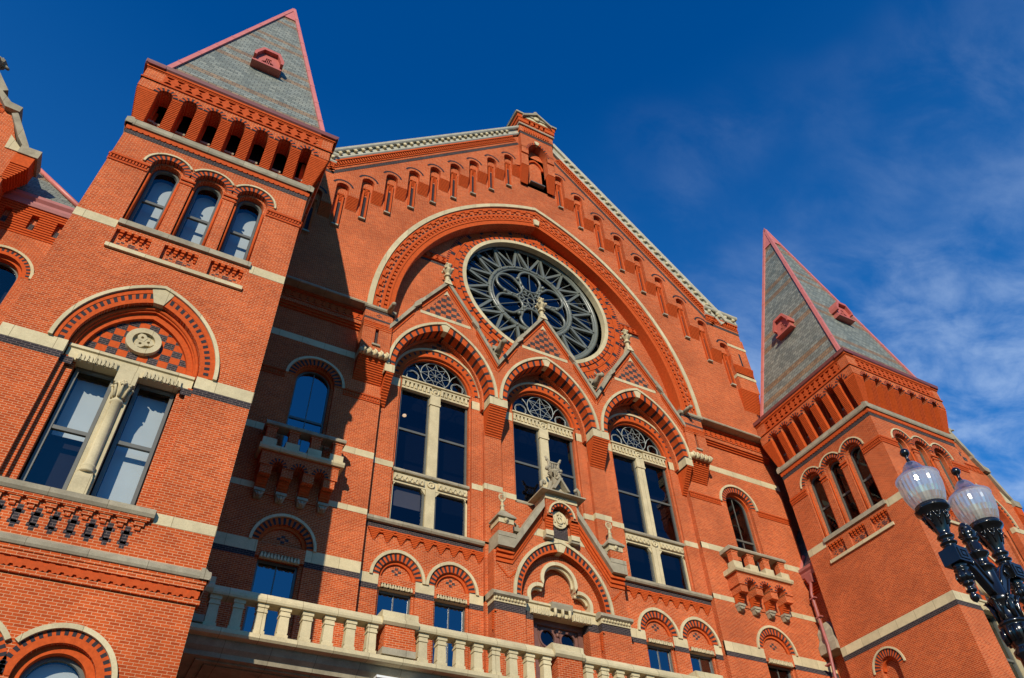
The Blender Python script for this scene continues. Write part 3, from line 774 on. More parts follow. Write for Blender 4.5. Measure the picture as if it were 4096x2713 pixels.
# corbelled gable with its stepped row of slit niches
NL = [(1.017 + 1.466 * k, 35.23 + 1.476 * k) for k in range(10)]
NR = [(18.68 + 1.606 * k, 48.57 - 1.632 * k) for k in range(9)]
def low_edge(ns, first, last, down):
    pts = []
    for i, (x, zt) in enumerate(ns):
        zc = zt - .67; l, r = x - .39, x + .39
        zb_l = (ns[i - 1][1] if (i and not down) else zt) - 1.3 if not down else zt - 1.3
        zb_r = zt - 1.3 if not down else (ns[i + 1][1] if i < len(ns) - 1 else zt) - 1.3
        pts += [(l, zb_l)] + arc(x, zc, .39, .39, 12) + [(r, zb_r)]
    return pts
gw = MB()
left = [(-1.4, 33.9)] + low_edge(NL, 0, 0, False)
gw.slab(BR, [(-1.4, 38.3), (-1.4, 33.9)] + left[1:] + [(15.2, 47.5), (15.2, 51.7), (1.7, 38.35)], (), DN, DN + .35)
right = low_edge(NR, 0, 0, True)
gw.slab(BR, [(18.3, 51.3), (18.3, 47.27)] + right + [(33.5, 34.21), (33.5, 37.9), (30.9, 37.9), (26.07, 43.25)], (), DN, DN + .35)
def niche(x, zt, stone):
    zc = zt - .67
    gw.ring([VB], arc(x, zc + .02, .56, .56, 20)[2:-2], arc(x, zc + .02, .69, .69, 20)[2:-2], DN - .012, DN + .05)
    h = rect(x - .11, x + .11, zt - 4.15, zt - 1.25)
    gw.slab(BR, rect(x - .11, x + .11, zt - 4.15, zt - 1.25), (), DU - .004, DU + .02)
    gw.box(VB, x - .105, x + .105, DU - .006, DU, zt - 4.1, zt - 1.9)  # flat black strip, the slit's dark depth painted on the wall
    for s in (-1, 1): gw.box(VR, x + s * .16 - .05, x + s * .16 + .05, DU - .14, DU + .02, zt - 4.15, zt - 1.3)
    corbel(gw, x - .21, x + .21, DU - .02, DU - .17, zt - 1.75, zt - 1.2, W, VR, .11)
    ms('slit_sill').box(SG, x - .2, x + .2, DU - .17, DU + .05, zt - 4.27, zt - 4.15)
for x, z in NL + NR: niche(x, z, ms)
for ns, down in ((NL, 0), (NR, 1)):
    for i, (x, z) in enumerate(ns):
        if i == len(ns) - 1: continue
        zz = min(z, ns[i + 1][1]) if not down else ns[i + 1][1]
        top = (z if not down else ns[i + 1][1]) - 1.3
        corbel(gw, x + .39, ns[i + 1][0] - .39, DU, DN, top - 1.0, top + .02, W, VR, .105)
for a, b, top in ((-1.4, NL[0][0] - .39, 33.93), (NR[-1][0] + .39, 33.5, 34.2)): corbel(gw, a, b, DU, DN, top - 1.0, top + .02, W, VR, .105)
corbel(gw, NL[-1][0] + .39, 15.3, DU, DN, 46.1, 47.2, W, VR, .105)

# corner pier at the right shoulder, bracketed out
for x in (33.05,):
    corbel(gw, 31.95, 33.45, DU, DN - .02, 29.2, 31.0, W, VR, .13, .05)
    gw.box(BR, 31.95, 33.62, DN - .02, DU + 2, 31.0, 36.2)
    corbel(gw, 31.95, 33.55, DN, DN - .14, 32.4, 33.2, W, VR, .12, .05)
    for z in (32.1, 35.1): ms('stone_band').box(ST, 31.93, 33.66, DN - .05, DU + 2, z, z + .25)
    gw.box(VB, 32.75, 32.9, DN - .03, DN, 32.9, 34.6)

# raking cornice: black band, dog-tooth courses, stone with round modillions
cs = MB()
def raking(ax, az, bx, bz, e0=0, e1=0):
    u = Vector((bx - ax, 0, bz - az)); ln = u.length; u.normalize()
    v = Vector((-u.z, 0, u.x))
    if v.z < 0: v = -v
    F = Frame((ax, 0, az), u, (0, 1, 0), v)
    gw.box(BK, 0, ln, DN - .014, DN + .1, 0, .24, F)
    gw.box(BR, 0, ln, DN - .03, DN + .2, .24, .42, F)
    gw.box(VR, 0, ln, DN - .08, DN + .2, .42, .52, F); gw.box(VR, 0, ln, DN - .15, DN + .2, .86, .98, F); gw.box(DK, 0, ln, DN - .0, DN + .2, .52, .86, F)  # last box: near-black strip, painted shade between the teeth
    n = int(ln / .21); w = ln / n
    for i in range(n):
        gw.box(VR, i * w, i * w + w * .55, DN - .13, DN + .1, .52, .70, F); gw.box(VR, i * w + w * .25, i * w + w * .8, DN - .10, DN + .1, .70, .86, F)
    cs.extr(CP, [(DN + .4, .98), (DN - .14, .98), (DN - .2, 1.06), (DN - .2, 1.14), (DN - .14, 1.2), (DN - .14, 1.52), (DN + .4, 1.52)], -e0, ln + e1, F)
    cs.extr(CP, [(DN + .6, 1.52), (DN - .30, 1.52), (DN - .36, 1.60), (DN - .38, 1.74), (DN + .6, 1.88)], -e0, ln + e1, F)
    m = int(ln / .62); w = ln / m
    for i in range(m):
        c = F((i + .5) * w, DN - .13, 1.36)
        cs.lathe(ST, c, [(.11, -.02), (.13, .04), (.13, .16), (.08, .2)], 10, True, (u, v, Vector((0, -1, 0))))
        cs.box(CP, (i + .5) * w - .14, (i + .5) * w + .14, DN - .29, DN - .1, 1.45, 1.53, F)
raking(1.69, 36.95, 15.25, 50.55, 0, 1.6)
raking(18.25, 50.15, 30.96, 36.75, 1.6, .3)
raking(30.5, 36.75, 33.55, 36.75)
raking(-1.4, 36.95, 1.75, 36.95)
# main roof behind the gable
rf = MB()
rf.add([W(-1.6, DN + .6, 38.6), W(1.2, DN + .6, 38.7), W(16.7, DN + .6, 53.6), W(31.4, DN + .6, 38.4), W(33.8, DN + .6, 38.4), W(-1.6, 45, 38.6), W(1.2, 45, 38.7), W(16.7, 45, 53.6), W(31.4, 45, 38.4), W(33.8, 45, 38.4)], [(0, 1, 6, 5), (1, 2, 7, 6), (2, 3, 8, 7), (3, 4, 9, 8), (5, 6, 7, 8, 9)], SL)
rf.build('main_roof', HALL)

# turret at the peak
tw = MB(); TX = 16.68; dt = 6.95
tw.slab(BR, [(15.2, 49.0), (15.2, 53.0), (18.16, 53.0), (18.16, 49.0), (TX + .86, 49.0)] + arc(TX, 49.6, .86, 1.35, 20)[::-1] + [(TX - .86, 49.0)], (), dt, dt + 2.2)
vring(tw, W, TX, 49.6, .86, 1.35, 1.05, 1.6, dt - .012, dt + .1, 27, (VR, VB))
tw.slab(ST, [(TX - .1, 50.9), (TX - .24, 51.3), (TX, 51.42), (TX + .24, 51.3), (TX + .1, 50.9)], (), dt - .03, dt + .2)
for a, b in ((15.2, TX - .86), (TX + .86, 18.16)):
    corbel(tw, a, b, dt + .1, dt, 48.9, 49.9, W, VR, .11)
    tw.box(BR, a, b, dt + .1, dt + 2, 47.4, 49.0)
    corbel(tw, a, b, DN + .1, dt + .1, 45.4, 47.45, W, VR, .11)
tw.slab(BR, rect(15.3, 18.1, 45.5, 52), [archhole(TX - .02, 46.0, 48.3, .60, .9)], DN + .3, DN + 1.0)
vring(tw, W, TX - .02, 48.3, .60, .9, .76, 1.1, DN + .15, DN + .4, 21, (VR,))
for k in range(6): tw.box(FR, TX - .58, TX + .58, DN + .75, DN + .87, 46.2 + k * .45, 46.27 + k * .45)
tw.box(DK, TX - .7, TX + .7, DN + .9, DN + .95, 45.9, 49.4)  # near-black sheet for the darkness behind the louvres
tw.box(FR, TX - .62, TX + .62, DN - .04, DN + .8, 45.88, 46.0)
tw.box(BK, 15.17, 18.19, dt - .02, dt + 2.2, 51.75, 52.05)
tw.box(BR, 15.12, 18.24, dt - .06, dt + 2.2, 52.05, 52.9)
dentils(tw, VR, 15.5, 17.9, 52.15, 52.5, dt - .14, dt, .2, W, .5); dentils(tw, VR, 15.5, 17.9, 52.5, 52.8, dt - .11, dt, .2, W, .6)
tw.box(SG, 15.02, 18.34, dt - .2, dt + 2.3, 52.9, 53.1)
tw.box(BR, 15.05, 18.31, dt - .15, dt + 2.2, 53.1, 53.35)
for a, b in ((14.98, 15.95), (16.15, 16.4), (16.6, 16.85), (17.05, 17.3), (17.5, 18.38)): tw.box(VR, a, b, dt - .22, dt + 2.3, 53.35, 53.85)
tw.slab(VR, [(14.9, 53.85), (14.9, 54.35), (TX, 54.95), (18.46, 54.35), (18.46, 53.85)], (), dt - .26, dt + 2.4)
tw.box(SG, 14.75, 18.6, dt - .38, dt + 2.5, 54.35, 54.55)
tw.slab(ST, [(TX - 1.1, 54.0), (TX, 55.0), (TX + 1.1, 54.0)], (), dt - .3, dt)
for s in (-1, 1): tw.slab(SG, [(TX, 55.3), (TX + s * 1.35, 54.2), (TX + s * 1.35, 53.95), (TX, 55.0)], (), dt - .5, dt + .2)
tw.lathe(ST, (TX, dt - .3, 54.42), [(.12, 0), (.28, .03), (.28, .1), (.14, .14)], 12, True, (Vector((1, 0, 0)), Vector((0, 0, 1)), Vector((0, -1, 0))))
tw.taper(CW, (14.7, 18.65, dt - .3, dt + 2.6, 54.55), (15.0, 18.35, dt + .1, dt + 2.3, 54.95))
tw.box(CW, 14.95, 18.4, dt + .05, dt + 2.35, 54.95, 55.1)
tw.lathe(SG, (TX, dt - .2, 55.15), [(.16, 0), (.22, .12), (.12, .2), (.24, .32), (.22, .45), (.05, .55)], 8)
tw.build('ridge_turret', HALL)

# wall behind the rose
RX, RZ = 16.42, 33.7
rw = MB()
rlow = [(26.1, 22.9)]
for c in (22.80, 16.26, 9.74): rlow += [(c + 2.6, 22.9)] + arc(c, 23.35, 2.6, 3.8, 30)[::-1] + [(c - 2.6, 22.9)]
rw.slab(BR, [(6.5, 22.9), (6.5, 27.1)] + arc(XC + .05, 27.1, 9.78, 13.6, 40)[1:-1] + [(26.1, 27.1)] + rlow, [circ(RX, RZ, 5.45, 72)], DM, DM + .29)
def cring(mb, mats, r0, r1, d0, d1, n): mb.ring(mats, [*circ(RX, RZ, r0, n), (RX + r0, RZ)], [*circ(RX, RZ, r1, n), (RX + r1, RZ)], d0, d1)
cring(rw, [VR, VB, VR], 5.46, 5.70, DM - .10, DM + .2, 240)
cring(rw, [VR, VR, VR, VR, VR, VB], 5.73, 6.0, DM - .03, DM + .1, 240)
cring(rw, [VR], 6.02, 6.10, DM - .05, DM + .1, 90)
cring(rw, [VR] * 10 + [VB] * 3, 6.12, 6.42, DM - .014, DM + .05, 390)
cring(rw, [VR, VB], 6.42, 6.60, DM - .014, DM + .05, 360)
for a, b in ((7.75, 9.85), (23.0, 25.0)):
    rw.box(BK, a, b, DM - .012, DM, 34.32, 34.52); rw.box(BK, a, b, DM - .012, DM, 33.5, 33.7); lattice(rw, a, b, 33.75, 34.28, DM - .135, W, .4)
rw.build('rose_wall', HALL)
ga.build('great_arch', HALL)
gs.build(HALL)

# rose window
r = MB(); cring(r, [ST], 5.20, 5.46, DM - .12, DM + .3, 72)
rose = r.build('rose_window', HALL, 'round rose window')
tr = MB(); D0 = 8.95; TXc, TZc = 16.25, 33.95
def pol(a, q): return (TXc + q * math.cos(a), D0, TZc + q * math.sin(a))
def bar(p, q, w): tr.tube(TR, [p, q], w, 4)
def cir(c, q, w, n=40): tr.tube(TR, [(c[0] + q * math.cos(2 * math.pi * i / n), c[1], c[2] + q * math.sin(2 * math.pi * i / n)) for i in range(n)], w, 6, True)
for q, w in ((5.1, .16), (4.92, .10), (3.05, .15), (2.86, .08)): cir((TXc, D0, TZc), q, w, 64)
NS = 16
for k in range(NS):
    a = 2 * math.pi * (k + .5) / NS; h = math.pi / NS
    bar(pol(a, 4.95), pol(a - h, 3.1), .125); bar(pol(a, 4.95), pol(a + h, 3.1), .125)
    bar(pol(a, 4.7), pol(a, 3.1), .035); bar(pol(a + h, 4.95), pol(a + h, 3.2), .035)
    for j in (0, .5): tr.ball(TR, Vector(pol(a + h * 2 * j, 3.05)) + Vector((0, -.1, 0)), .085, 6)
for k in range(6):
    a = math.pi / 2 + k * math.pi / 3
    ca, sa = math.cos(a), math.sin(a)
    pt = [(1.95 + .84 * math.sin(t), .84 * math.cos(t)) for t in [math.pi * i / 14 for i in range(15)]] + [(1.3, -.66), (.95, -.42), (.86, -.14), (.86, .14), (.95, .42), (1.3, .66)]
    tr.tube(TR, [(TXc + x * ca - y * sa, D0, TZc + x * sa + y * ca) for x, y in pt], .10, 6, True)
    bar(pol(a, .85), pol(a, 2.8), .03)
    b = a + math.pi / 6
    bar(pol(b, .6), pol(b, 2.0), .075); tr.ball(TR, Vector(pol(b, 1.95)) + Vector((0, -.08, 0)), .15, 7); tr.ball(TR, Vector(pol(b, 1.45)) + Vector((0, -.06, 0)), .11, 6); tr.ball(TR, Vector(pol(b, 1.05)) + Vector((0, -.06, 0)), .11, 6)
    bar(pol(a, .82), pol(b, .45), .06); bar(pol(a + math.pi / 3, .82), pol(b, .45), .06); bar(pol(b, .45), pol(a, .28), .05)
cir((TXc, D0, TZc), .86, .05, 24); cir((TXc, D0, TZc), .28, .05, 12)
tr.build('tracery', rose)
p = MB(); p.slab(GD, circ(TXc, TZc, 5.1, 64), (), D0 + .12, D0 + .13, W, back=True)
p.build('pane', rose)

# near-black body behind the facade, its colour standing in for unlit rooms
rl = MB()
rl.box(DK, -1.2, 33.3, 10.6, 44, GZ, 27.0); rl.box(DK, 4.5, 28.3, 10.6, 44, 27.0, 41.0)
rl.build('dark_backing', HALL)

# ------------------------------------------------------------------ window bay and its arcade
CX = (9.80, 16.42, 22.98); AX = (9.74, 16.26, 22.80)
bay, bs = MB(), Trim()
bw = 2.08
SMALL = ((8.42, 10.98), (22.08, 24.62))
hs = [rect(14.72, 17.7, 6.0, 11.86)] + [archhole(c, 15.12 if k != 1 else 17.8, 23.85, bw, 2.0) for k, c in enumerate(CX)]
sm = []
for pr in SMALL:
    for c in pr: sm += [rect(c - .84, c + .84, 4.5, 11.86), arc(c, 12.35, .84, .86, 20)]
bay.slab(BR, rect(6.6, 26.0, GZ, 28.0), hs + sm, DB, DB + .45)
for k, c in enumerate(CX):
    # order of brick round the window with a white label over it
    vring(bay, W, c, 23.85, bw, 2.0, bw + .36, 2.4, DB - .012, DB + .1, 56, (VR, VR))
    po, pi = arc(c, 23.85, bw + .35, 2.38, 56), arc(c, 23.85, bw + .16, 2.18, 56)
    for i in range(1, 56, 3): bay.slab(VB, [pi[i], po[i], po[i + 1], pi[i + 1]], (), DB - .018, DB)
    hood(bs, W, c, 23.85, bw + .50, 2.55, .12, DB - .09, DB + .05, 40)
    vring(bay, W, c, 23.85, bw - .12, 1.87, bw, 2.0, DB + .14, DB + .4, 40, (VR,))
    for s in (-1, 1):
        bay.slab(BR, rect(c + s * (bw - .03) - .09, c + s * (bw - .03) + .09, 15.12, 23.85), (), DB + .12, DB + .5)
    for a, b, s in ((-3.0, -bw, 0), (bw, 2.8, 0)): bs('springer_band').box(ST, c + a, c + b, DB - .014, DB + .1, 23.0, 23.55)
    for q in (25.95, 26.25, 26.55, 26.85):     # small checker above the label
        for j in range(3):
            if (int(q * 10) + j) % 2: bay.box(BK, c - .42 + j * .28, c - .42 + j * .28 + .28, DB - .006, DB + .01, q + .55, q + .75)
    # tall window in stone frame
    wd = MB(); d = 8.93
    wd.extr(ST, [(d + .3, 23.22), (d - .02, 23.22), (d - .02, 23.75), (d - .16, 23.78), (d - .16, 23.86), (d, 23.93), (d + .3, 23.93)], c - bw + .08, c + bw - .08)
    for a, b in ((-bw + .15, -.28), (.28, bw - .15)):
        dentils(wd, ST, c + a, c + b, 23.28, 23.62, d - .13, d, .21, W, .55); wd.box(ST, c + a, c + b, d - .14, d, 23.60, 23.68); wd.box(ST, c + a, c + b, d - .10, d + .1, 23.12, 23.24)
        dentils(wd, DK, c + a + .115, c + b + .03, 23.28, 23.58, d - .03, d + .0, .21, W, .4)  # near-black blocks paint the shade into the gaps between dentils
    wd.lathe(ST, W(c, d - .02, 23.45), [(.24, 0), (.24, .06), (.16, .07), (.16, .03), (.07, .03), (.09, .08), (.02, .1)], 14, True, (Vector((1, 0, 0)), Vector((0, 0, 1)), Vector((0, -1, 0))))
    zlo = 18.1
    wd.box(ST, c - .26, c + .26, d - .04, d + .3, 18.05, 23.25); wd.box(ST, c - .31, c + .31, d - .09, d + .3, 22.55, 22.68); wd.box(ST, c - .29, c + .29, d - .07, d + .3, 22.7, 23.25)
    wd.extr(SG, [(d + .3, 17.86), (d - .14, 17.86), (d - .17, 17.92), (d - .15, 18.02), (d + .1, 18.10), (d + .3, 18.1)], c - bw + .08, c + bw - .08)
    if k != 1:
        wd.box(ST, c - bw + .08, c + bw - .08, d, d + .3, 17.3, 17.86)
        for s in (-1, 1):
            a, b = sorted((c + s * .36, c + s * (bw - .18)))
            wd.box(ST, a, b, d - .09, d + .1, 17.42, 17.76)
            for i in range(6):
                q = a + (b - a) * (i + .5) / 6; wd.ring([ST], arc(q, 17.45, .07, .18, 8), arc(q, 17.45, .12, .25, 8), d - .13, d - .08)
            for e in ((a - .1, 1), (b + .1, -1)): wd.slab(ST, [(e[0], 17.35), (e[0], 17.0), (e[0] + .26 * e[1], 17.35)], (), d + .02, d + .3)
            wd.box(ST, c + s * (bw - .14) - .06, c + s * (bw - .14) + .06, d + .02, d + .3, 15.3, 17.4)
        wd.box(ST, c - .24, c + .24, d - .03, d + .3, 15.2, 17.4)
        wd.lathe(ST, W(c, d - .02, 17.58), [(.19, 0), (.19, .06), (.13, .07), (.13, .03), (.06, .03), (.05, .07)], 12, True, (Vector((1, 0, 0)), Vector((0, 0, 1)), Vector((0, -1, 0))))
    wd.build('stone_window_frame', HALL)
    for s in (-1, 1):
        u = c + s * 1.10
        sash(HALL, W, u, .84, 18.05 if k != 1 else 17.85, 23.24, 0, d + .1, rails=(20.6,), gl=GD, fw_=.10)
        if k != 1: sash(HALL, W, u, .84, 15.2, 17.36, 0, d + .1, gl=GD, fw_=.09, blind=(16.25 if (k == 0 and s < 0) else None), bm=BT)
    fl = sash(HALL, W, c, bw - .12, 23.93, 23.95, 1.86, d + .12, gl=GD, fw_=.10)
    t2 = MB(); D2 = d + .14
    def cc(x, z, q, n=26, w=.035): t2.tube(TL, [(x + q * math.cos(2 * math.pi * i / n), D2, z + q * math.sin(2 * math.pi * i / n)) for i in range(n)], w, 5, True)
    z = 24.82; cc(c, z, .86, 36, .03)
    P = lambda a, q, x=c, zz=z: (x + q * math.cos(a), D2, zz + q * math.sin(a))
    if k == 1:
        for a0 in (math.pi / 2, -math.pi / 2):
            tri = [P(a0 + i * 2 * math.pi / 3, .84) for i in range(3)]
            for i in range(3): t2.tube(TL, [tri[i], tri[(i + 1) % 3]], .015, 4)
        for i in range(3): t2.tube(TL, [P(math.pi / 6 + i * math.pi / 3, .84), P(math.pi / 6 + i * math.pi / 3 + math.pi, .84)], .022, 4)
    else:
        cc(c, z, .42, 24, .018)
        for i in range(8):
            a = math.pi / 2 + i * math.pi / 4
            t2.tube(TL, [P(a, 0), P(a, .42)], .012, 4); t2.tube(TL, [P(a, .84), P(a - math.pi / 8, .42)], .014, 4); t2.tube(TL, [P(a, .84), P(a + math.pi / 8, .42)], .014, 4)
    for s in (-1, 1):
        x = c + s * 1.32; cc(x, 24.34, .37, 22, .022)
        hx = [P(i * math.pi / 3 + .5, .35, x, 24.34) for i in range(6)]
        for i in range(6): t2.tube(TL, [hx[i], hx[(i + 1) % 6]], .012, 4)
        t2.tube(TL, [(c + s * .82, D2, 24.6), (c + s * 1.0, D2, 25.0), (c + s * 1.25, D2, 25.25)], .03, 5)
    t2.build('tracery', fl)
# a lit ceiling lamp shows through two of the panes
for x, z in ((8.45, 22.1), (17.75, 19.15)):
    q = MB(); q.lathe(LMP, (x, 9.75, z), [(.03, .06), (.1, .0), (.11, -.05), (.06, -.1)], 12); q.build('ceiling_lamp', HALL)
# pilaster strips between the windows and at the ends
for a, b in ((12.5, 13.5), (19.03, 20.03)):
    bay.box(BR, a, b, DB - .22, DB + .1, GZ, 21.6)
    bs('belt_course').box(ST, a - .01, b + .01, DB - .235, DB, 17.95, 18.28)
    corbel(bay, a + .02, b - .02, DB - .2, DA - .03, 21.25, 22.86, W, VR, .12, .03)
for a, b in ((6.62, 7.0), (25.6, 25.95)): corbel(bay, a, b, DB, DA - .03, 21.3, 22.86, W, VR, .12)
for a, b in ((6.68, 7.75), (11.9, 12.65), (13.5, 14.4), (18.45, 19.28), (20.1, 20.95), (25.05, 25.94)): bs('belt_course').box(ST, a, b, DB - .016, DB + .1, 17.9, 18.22)
# arcade
ar = MB(); az = 23.35; hi, ro_ = 2.74, 3.80
low = [(6.55, 22.85)]
for c in AX: low += [(c - hi, 22.85), (c - hi, az)] + arc(c, az, hi, ro_, 40)[1:-1] + [(c + hi, az), (c + hi, 22.85)]
low += [(26.0, 22.85)]
topl = [(26.0, 25.75)]
for c in AX[::-1]: topl += [(c + 1.92, 28.05), (c + 1.66, 28.5), (c, 31.0), (c - 1.66, 28.5), (c - 1.92, 28.05), (c - 3.25, 25.75)]
ar.slab(BR, low + topl, (), DA, DB + .02)
gb = MB()
for c in AX:
    po, pi = arc(c, az, 3.04, 4.24, 45), arc(c, az, hi, ro_, 45)
    vring(ar, W, c, az, hi - .01, ro_ - .01, 3.04, 4.24, DA - .012, DB, 63, (VR, VB, VR))
    ok = lambda p: abs(p[0] - c) <= 3.24
    hood(bs, W, c, az, 3.20, 4.42, .16, DA - .10, DA + .05, 46)
    bs('keystone').slab(ST, [(c - .12, az + 3.7), (c - .32, az + 4.28), (c, az + 4.45), (c + .32, az + 4.28), (c + .12, az + 3.7)], (), DA - .06, DA + .4)
    # gablet: band, checker, moulded courses, coping
    bs('gablet_band').box(ST, c - 1.56, c + 1.56, DA - .014, DA + .1, 27.98, 28.2)
    checker(ar, [(c - 1.28, 28.22), (c + 1.28, 28.22), (c, 30.28)], DA, .33, .26, W, u0=c)
    bs('gablet_apex_stone').slab(ST, [(c - .2, 30.05), (c, 30.5), (c + .2, 30.05), (c, 30.2)], (), DA - .03, DA + .1)
    for s in (-1, 1):
        for off, dd in ((.0, .10), (.16, .05)):
            q = lambda x, z: (c + s * x, z - off * 1.6)
            ar.slab(VR, [q(0, 31.0), q(1.66, 28.5), q(1.66, 28.36), q(0, 30.86)], (), DA - dd, DA + .1)
            ar.slab(VR, [q(1.92, 28.05), q(3.22, 25.75), q(3.22, 25.6), q(1.92, 27.9)], (), DA - dd, DA + .1)
        bs('coping').slab(SG, [(c, 31.35), (c + s * 1.66, 28.82), (c + s * 1.66, 28.5), (c, 31.0)], (), DA - .2, DA + .55)
        bs.slab(SG, [(c + s * 1.60, 28.95), (c + s * 2.0, 28.4), (c + s * 2.0, 28.0), (c + s * 1.60, 28.45)], (), DA - .24, DA + .55)
        bs.slab(SG, [(c + s * 1.92, 28.4), (c + s * 3.27, 26.05), (c + s * 3.27, 25.7), (c + s * 1.92, 28.0)], (), DA - .2, DA + .55)
    fi = MB()
    fi.taper(ST, (c - .26, c + .26, DA - .26, DA + .26, 30.95), (c - .14, c + .14, DA - .14, DA + .14, 31.5))
    fi.lathe(ST, (c, DA, 0), [(.14, 31.5), (.13, 31.75), (.24, 31.8), (.24, 31.88), (.15, 31.92), (.14, 32.1), (.30, 32.3), (.33, 32.42), (.17, 32.5), (.12, 32.7), (.2, 32.85), (.15, 33.0), (.04, 33.1)], 8, False)
    for i in range(4):
        a = math.pi / 4 + i * math.pi / 2
        fi.ball(ST, (c + .32 * math.cos(a), DA + .32 * math.sin(a), 32.4), .1, 6); fi.ball(ST, (c + .17 * math.cos(a), DA + .17 * math.sin(a), 32.92), .08, 6)
    fi.build('finial', HALL)
# impost stones, gargoyles in the valleys
for a, b in ((6.5, 7.02), (12.46, 13.54), (18.99, 20.07), (25.52, 26.04)): bs('impost').box(ST, a, b, DA - .06, DB + .05, 22.85, 23.36)
for x in ((AX[0] + AX[1]) / 2, (AX[1] + AX[2]) / 2):
    gg = MB()
    gg.taper(SG, (x - .16, x + .16, DA - .15, DA + .4, 26.55), (x - .2, x + .2, DA - .1, DA + .4, 27.0))
    gg.tube(SG, [(x, DA - .1, 26.75), (x, DA - .45, 26.9), (x - .02, DA - .8, 26.98), (x - .03, DA - 1.02, 26.9)], .2, 8, r1=.13)
    gg.ball(SG, (x, DA - .62, 27.12), .15, 7); gg.ball(SG, (x, DA - .95, 26.9), .16, 7)
    for s in (-1, 1): gg.tube(SG, [(x + s * .12, DA - .55, 27.15), (x + s * .25, DA - .6, 27.35)], .06, 5, r1=.02)
    gg.box(SG, x - .3, x + .3, DA - .1, DM, 27.0, 27.25)
    gg.build('gargoyle', HALL)
for x, s in ((6.35, -1), (26.2, 1)):
    gg = MB(); gg.tube(SG, [(x, DU - .1, 26.9), (x + s * .0, DU - .5, 26.95), (x, DU - .8, 26.9)], .17, 8, r1=.11); gg.ball(SG, (x, DU - .75, 26.9), .14, 6); gg.build('gargoyle', HALL)
# great pilasters that carry the arch
for a, b in ((5.05, 6.62), (25.95, 27.5)):
    c = (a + b) / 2
    ar.slab(BR, rect(a, b, 23.85, 26.65), [rect(c - .1, c + .1, 24.3, 25.5)], DU - .03, DM + .1); ar.box(BK, c - .12, c + .12, DU + .12, DU + .2, 24.2, 25.6)
    corbel(ar, c - .2, c + .2, DU, DU - .06, 25.4, 25.75, W, VR, .1); bs('slit_sill').box(SG, c - .22, c + .22, DU - .12, DU + .1, 24.17, 24.28)
    ar.box(BK, a - .005, b + .005, DU - .04, DM, 26.62, 26.78); ar.box(BK, a - .005, b + .005, DU - .037, DM, 26.02, 26.16); cross(ar, c, 26.4, DU - .03, W, .08, .07)
    for k in range(4): ar.box(VR, a, b, DU - .05, DM, 25.4 + k * .13, 25.47 + k * .13)
    bs('pilaster_cap').extr(SG, [(DM, 26.78), (DU - .1, 26.78), (DU - .16, 26.84), (DU - .16, 26.98), (DU, 27.1), (DM, 27.1)], a - .1, b + .1)
    bs('leaf_corbel')
    for i in range(5):       # carved leaf corbel
        q = a + (i + .5) * (b - a) / 5
        bs.ball(ST, (q, DU + .02, 23.66), .2, 7, 1.05); bs.tube(ST, [(q, DU - .1, 23.85), (q + .08, DU - .22, 23.65), (q, DU - .1, 23.46)], .07, 6)
    bs.box(ST, a, b, DU + .0, DM, 23.5, 23.9)
    corbel(ar, a + .05, b - .05, DM, DU + .1, 22.3, 23.5, W, VR, .11)
# lower storey of the bay: belts, sill, stepped corbels, paired windows
for a, b in ((6.7, 12.75), (19.75, 25.95)):
    bs('sill').extr(SG, [(DB + .3, 14.82), (DB - .16, 14.82), (DB - .22, 14.9), (DB - .22, 15.02), (DB - .0, 15.14), (DB + .3, 15.14)], a, b)
    bay.box(BK, a, b, DB - .012, DB + .1, 14.55, 14.8)
    n = 9; w = (b - a - .3) / n
    for i in range(n):
        c = a + .15 + (i + .5) * w
        for j in range(7):
            q = w * .46 * (1 - j / 7.5); z1 = 14.5 - j * .078
            bay.box(VR, c - q, c + q, DB - .12 + j * .014, DB + .05, z1 - .066, z1)
        if i < n - 1:
            for j in range(2): bay.box(VR, c + w * .5 - .1, c + w * .5 + .1, DB - .1, DB + .05, 14.46 - j * .13, 14.53 - j * .13)
for pr in SMALL:
    for c in pr:
        vring(bay, W, c, 12.35, .84, .86, 1.13, 1.18, DB - .012, DB + .2, 31, (VR, VB))
        ho = [p for p in arc(c, 12.35, 1.27, 1.34, 40) if not (c == pr[0] and p[0] > sum(pr) / 2) and not (c == pr[1] and p[0] < sum(pr) / 2)]
        hi2 = [(c + (p[0] - c) * 1.14 / 1.27, 12.35 + (p[1] - 12.35) * 1.19 / 1.34) for p in ho]
        bs('hood_mould').ring([ST], hi2, ho, DB - .09, DB + .05)
        vring(bay, W, c, 12.35, .71, .73, .84, .86, DB + .1, DB + .3, 24, (VR,))
        bay.slab(BR, arc(c, 12.33, .84, .86, 24), (), DB + .2, DB + .3)
        cross(bay, c, 12.78, DB + .2, W, .12, .1)
        bs('lintel').box(ST, c - .84, c + .84, DB + .04, DB + .4, 11.85, 12.36)
        leaves(bs, ST, c - .72, c + .72, 11.86, 12.06, DB + .0, W, 6)
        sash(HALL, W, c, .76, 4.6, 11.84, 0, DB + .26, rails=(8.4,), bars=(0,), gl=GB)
        for s in (-1, 1): bay.slab(BR, rect(c + s * .8 - .06, c + s * .8 + .06, 4.5, 11.86), (), DB + .14, DB + .4)
for a, b in ((6.68, 7.58), (9.26, 10.14), (11.82, 12.66), (19.8, 21.24), (22.92, 23.78), (25.46, 25.94)):
    bs('belt_course').box(ST, a, b, DB - .016, DB + .1, 11.95, 12.4); bay.box(BK, a, b, DB - .008, DB + .1, 11.7, 11.95)
bay.build('bay_wall', HALL); ar.build('arcade', HALL); bs.build(HALL)

